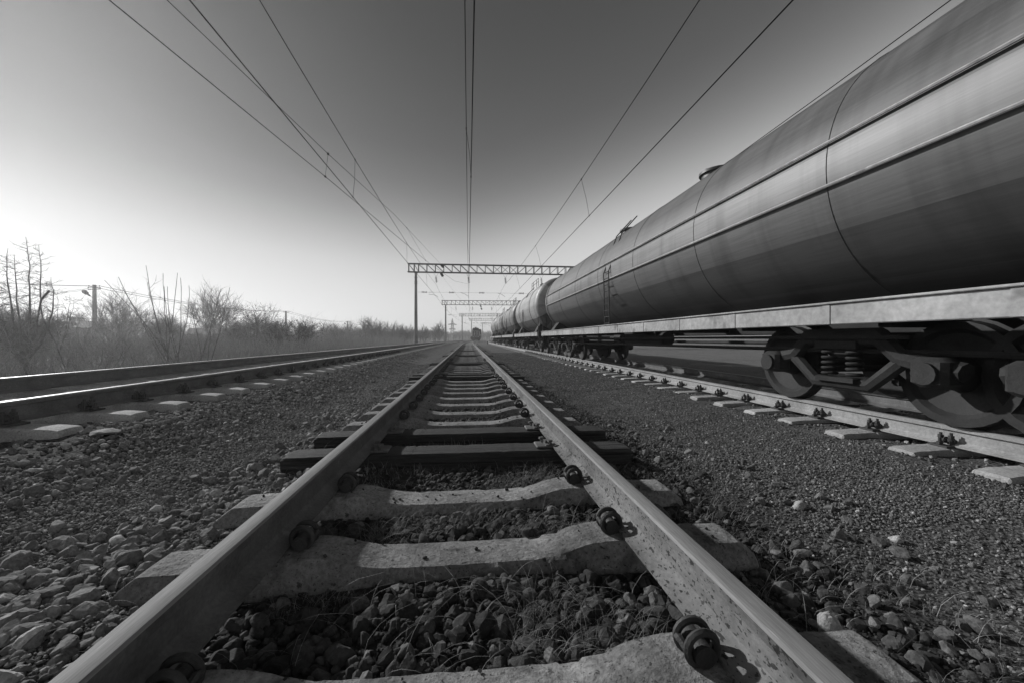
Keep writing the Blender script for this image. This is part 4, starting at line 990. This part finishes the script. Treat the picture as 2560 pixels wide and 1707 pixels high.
def house(px, py_eave, depth, wd, label, rz=.3, roof=1.6):
    p = at(px, 847, depth); z = float(ground_z(p.x, p.y)); h = at(px, py_eave, depth).z - z; t = empty('house', (p.x, p.y, z), rz); dd = 7
    q = MB(); q.add([(-wd / 2, -dd / 2, -.5), (wd / 2, -dd / 2, -.5), (wd / 2, dd / 2, -.5), (-wd / 2, dd / 2, -.5), (-wd / 2, -dd / 2, h), (wd / 2, -dd / 2, h), (wd / 2, dd / 2, h), (-wd / 2, dd / 2, h), (-wd / 2, 0, h + roof * .96), (wd / 2, 0, h + roof * .96)],
        [(0, 1, 5, 4), (1, 2, 6, 9, 5), (2, 3, 7, 6), (3, 0, 4, 8, 7)]); q.build('wall', m_wallh, t)
    q = MB(); e = .45
    for s in (-1, 1):
        a = [(-wd / 2 - e, s * (dd / 2 + e), h - .22), (wd / 2 + e, s * (dd / 2 + e), h - .22), (wd / 2 + e, 0, h + roof), (-wd / 2 - e, 0, h + roof)]
        q.add(a + [(x, y, zz + .12) for x, y, zz in a], [(0, 1, 2, 3), (7, 6, 5, 4), (0, 4, 5, 1), (1, 5, 6, 2), (2, 6, 7, 3), (3, 7, 4, 0)])
    q.box((wd * .25, .3, h + roof + .2), (.5, .5, 1.2)); q.build('roof', m_roofh, t)
    for x in (-wd * .25, wd * .2): q = MB(); q.box((x, -dd / 2 - .02, h * .55), (1.1, .08, 1.1)); q.build('window', m_glass, t)
    tag(t, label, 'house')
house(108, 818, 62, 12, 'low house with a dark roof behind the hooked stem, half hidden by bushes', .5, .9)
house(585, 836, 78, 13, 'long low house roof just right of the round bush', .35, 1.0)
# lattice pylon far ahead
PYD = 285.0; pp = at(1131, 847, PYD); zp = float(ground_z(pp.x, pp.y)); pt = empty('power_pylon', (pp.x, pp.y, zp), .3); Ht = at(1131, 797, PYD).z - zp
q = MB(); lv = [0, .18, .34, .48, .60, .70, .80, .90, 1.0]; wd = [1.6, 1.3, 1.1, .9, .75, .65, .5, .35, .08]
for s1 in (-1, 1):
    for s2 in (-1, 1): q.tube([(s1 * wd[k], s2 * wd[k], lv[k] * Ht) for k in range(9)], .12, 4)
for k in range(8):
    for s in (-1, 1):
        q.tube([(-wd[k], s * wd[k], lv[k] * Ht), (wd[k + 1], s * wd[k + 1], lv[k + 1] * Ht)], .08, 3); q.tube([(wd[k], s * wd[k], lv[k] * Ht), (-wd[k + 1], s * wd[k + 1], lv[k + 1] * Ht)], .08, 3)
q.build('tower', m_gantry, pt)
for zz, L in ((.70, 3.1), (.48, 2.5)):
    q = MB(); q.tube([(-L, 0, zz * Ht + .3), (0, 0, zz * Ht + 1.2), (L, 0, zz * Ht + .3)], .2, 4); q.tube([(-L, 0, zz * Ht + .3), (L, 0, zz * Ht + .3)], .16, 4); q.build('crossarm', m_gantry, pt)
tag(pt, 'lattice power pylon rising above the distant wood left of the third gantry post', 'pylon')

# ------------------------------------------------------------------ sky, sun, haze
SAZ, SEL = R(-48), R(26)
sd = Vector((math.sin(SAZ) * math.cos(SEL), math.cos(SAZ) * math.cos(SEL), math.sin(SEL)))
sl = bpy.data.lights.new('sun', 'SUN'); sl.energy = 4.1; sl.angle = R(1.2); sl.color = (1, 1, 1)
so = bpy.data.objects.new('sun', sl); COL.objects.link(so); so.rotation_euler = sd.to_track_quat('Z', 'Y').to_euler(); so.location = (-40, 30, 30)
wd_ = bpy.data.worlds.new('World'); scene.world = wd_; wd_.use_nodes = True; N, L = wd_.node_tree.nodes, wd_.node_tree.links
bg = N['Background']; sk = N.new('ShaderNodeTexSky'); sk.sky_type = 'NISHITA'; sk.sun_disc = False; sk.sun_elevation = SEL; sk.sun_rotation = SAZ
sk.air_density = 1.0; sk.dust_density = 2.0; sk.altitude = 0
bw = N.new('ShaderNodeRGBToBW'); L.new(sk.outputs['Color'], bw.inputs['Color'])
def math_(op, a, b_=None, clamp=False):
    m = N.new('ShaderNodeMath'); m.operation = op; m.use_clamp = clamp
    for i, x in enumerate((a, b_)):
        if x is None: continue
        if hasattr(x, 'node'): L.new(x, m.inputs[i])
        else: m.inputs[i].default_value = x
    return m.outputs[0]
geo = N.new('ShaderNodeTexCoord'); sep = N.new('ShaderNodeSeparateXYZ'); L.new(geo.outputs['Generated'], sep.inputs[0])
dot = N.new('ShaderNodeVectorMath'); dot.operation = 'DOT_PRODUCT'; L.new(geo.outputs['Generated'], dot.inputs[0])
ld = Vector((math.sin(R(-53)) * math.cos(R(7)), math.cos(R(-53)) * math.cos(R(7)), math.sin(R(7)))); dot.inputs[1].default_value = ld
# clear sky: dark overhead, pale towards the horizon; the pale band stands higher away from the tracks' own bearing, palest at the low sun
eld = math_('MULTIPLY', math_('ARCSINE', sep.outputs['Z']), 180 / PI)
azd = math_('MULTIPLY', math_('ARCTAN2', sep.outputs['X'], sep.outputs['Y']), 180 / PI)
off = math_('ADD', math_('MULTIPLY', math_('MINIMUM', math_('MAXIMUM', azd, 0.0), 52.0), .25), math_('MULTIPLY', math_('MINIMUM', math_('MAXIMUM', math_('MULTIPLY', azd, -1.0), 0.0), 60.0), .03))
eff = math_('MULTIPLY', math_('ADD', math_('SUBTRACT', eld, off), 20.0), 1 / 80)
rp = N.new('ShaderNodeValToRGB'); L.new(eff, rp.inputs['Fac']); e = rp.color_ramp.elements; rp.color_ramp.interpolation = 'B_SPLINE'
PTS = [(-20, .80), (0, .78), (5, .70), (9.8, .57), (13.4, .38), (17, .22), (20.8, .135), (25, .092), (32, .066), (39, .052), (60, .045)]
while len(e) < len(PTS): e.new(.5)
for k, (d_, v_) in enumerate(PTS): e[k].position = (d_ + 20) / 80; e[k].color = g(v_)
glow = math_('MULTIPLY', math_('POWER', math_('MAXIMUM', dot.outputs['Value'], 0.0), 70.0), .22)
tot = math_('ADD', math_('ADD', rp.outputs['Color'], glow), math_('MULTIPLY', bw.outputs['Val'], .004))
cmb = N.new('ShaderNodeCombineColor'); [L.new(tot, cmb.inputs[k]) for k in range(3)]
L.new(cmb.outputs[0], bg.inputs['Color']); bg.inputs['Strength'].default_value = 1.0

hz = MB(); hz.box((0, 280, 6.6), (1240, 700, 18)); mh = bpy.data.materials.new('haze'); mh.use_nodes = True; N2, L2 = mh.node_tree.nodes, mh.node_tree.links
N2.remove(N2['Principled BSDF']); pv = N2.new('ShaderNodeVolumePrincipled'); pv.inputs['Color'].default_value = g(.9); pv.inputs['Density'].default_value = HAZE; pv.inputs['Anisotropy'].default_value = .66
L2.new(pv.outputs['Volume'], N2['Material Output'].inputs['Volume'])
if HAZE > 0:
    ho = hz.build('haze', mh); tag(ho, kind='stuff', label='thin bright haze glowing towards the low sun on the left', cat='haze')

vs = scene.view_settings; scene.display_settings.display_device = 'sRGB'; vs.view_transform = 'Standard'; vs.look = 'None'; vs.exposure = 0; vs.gamma = 1; vs.use_curve_mapping = False
scene.cycles.max_bounces = 6; scene.cycles.diffuse_bounces = 2; scene.cycles.volume_bounces = 0
scene.cycles.use_denoising = True
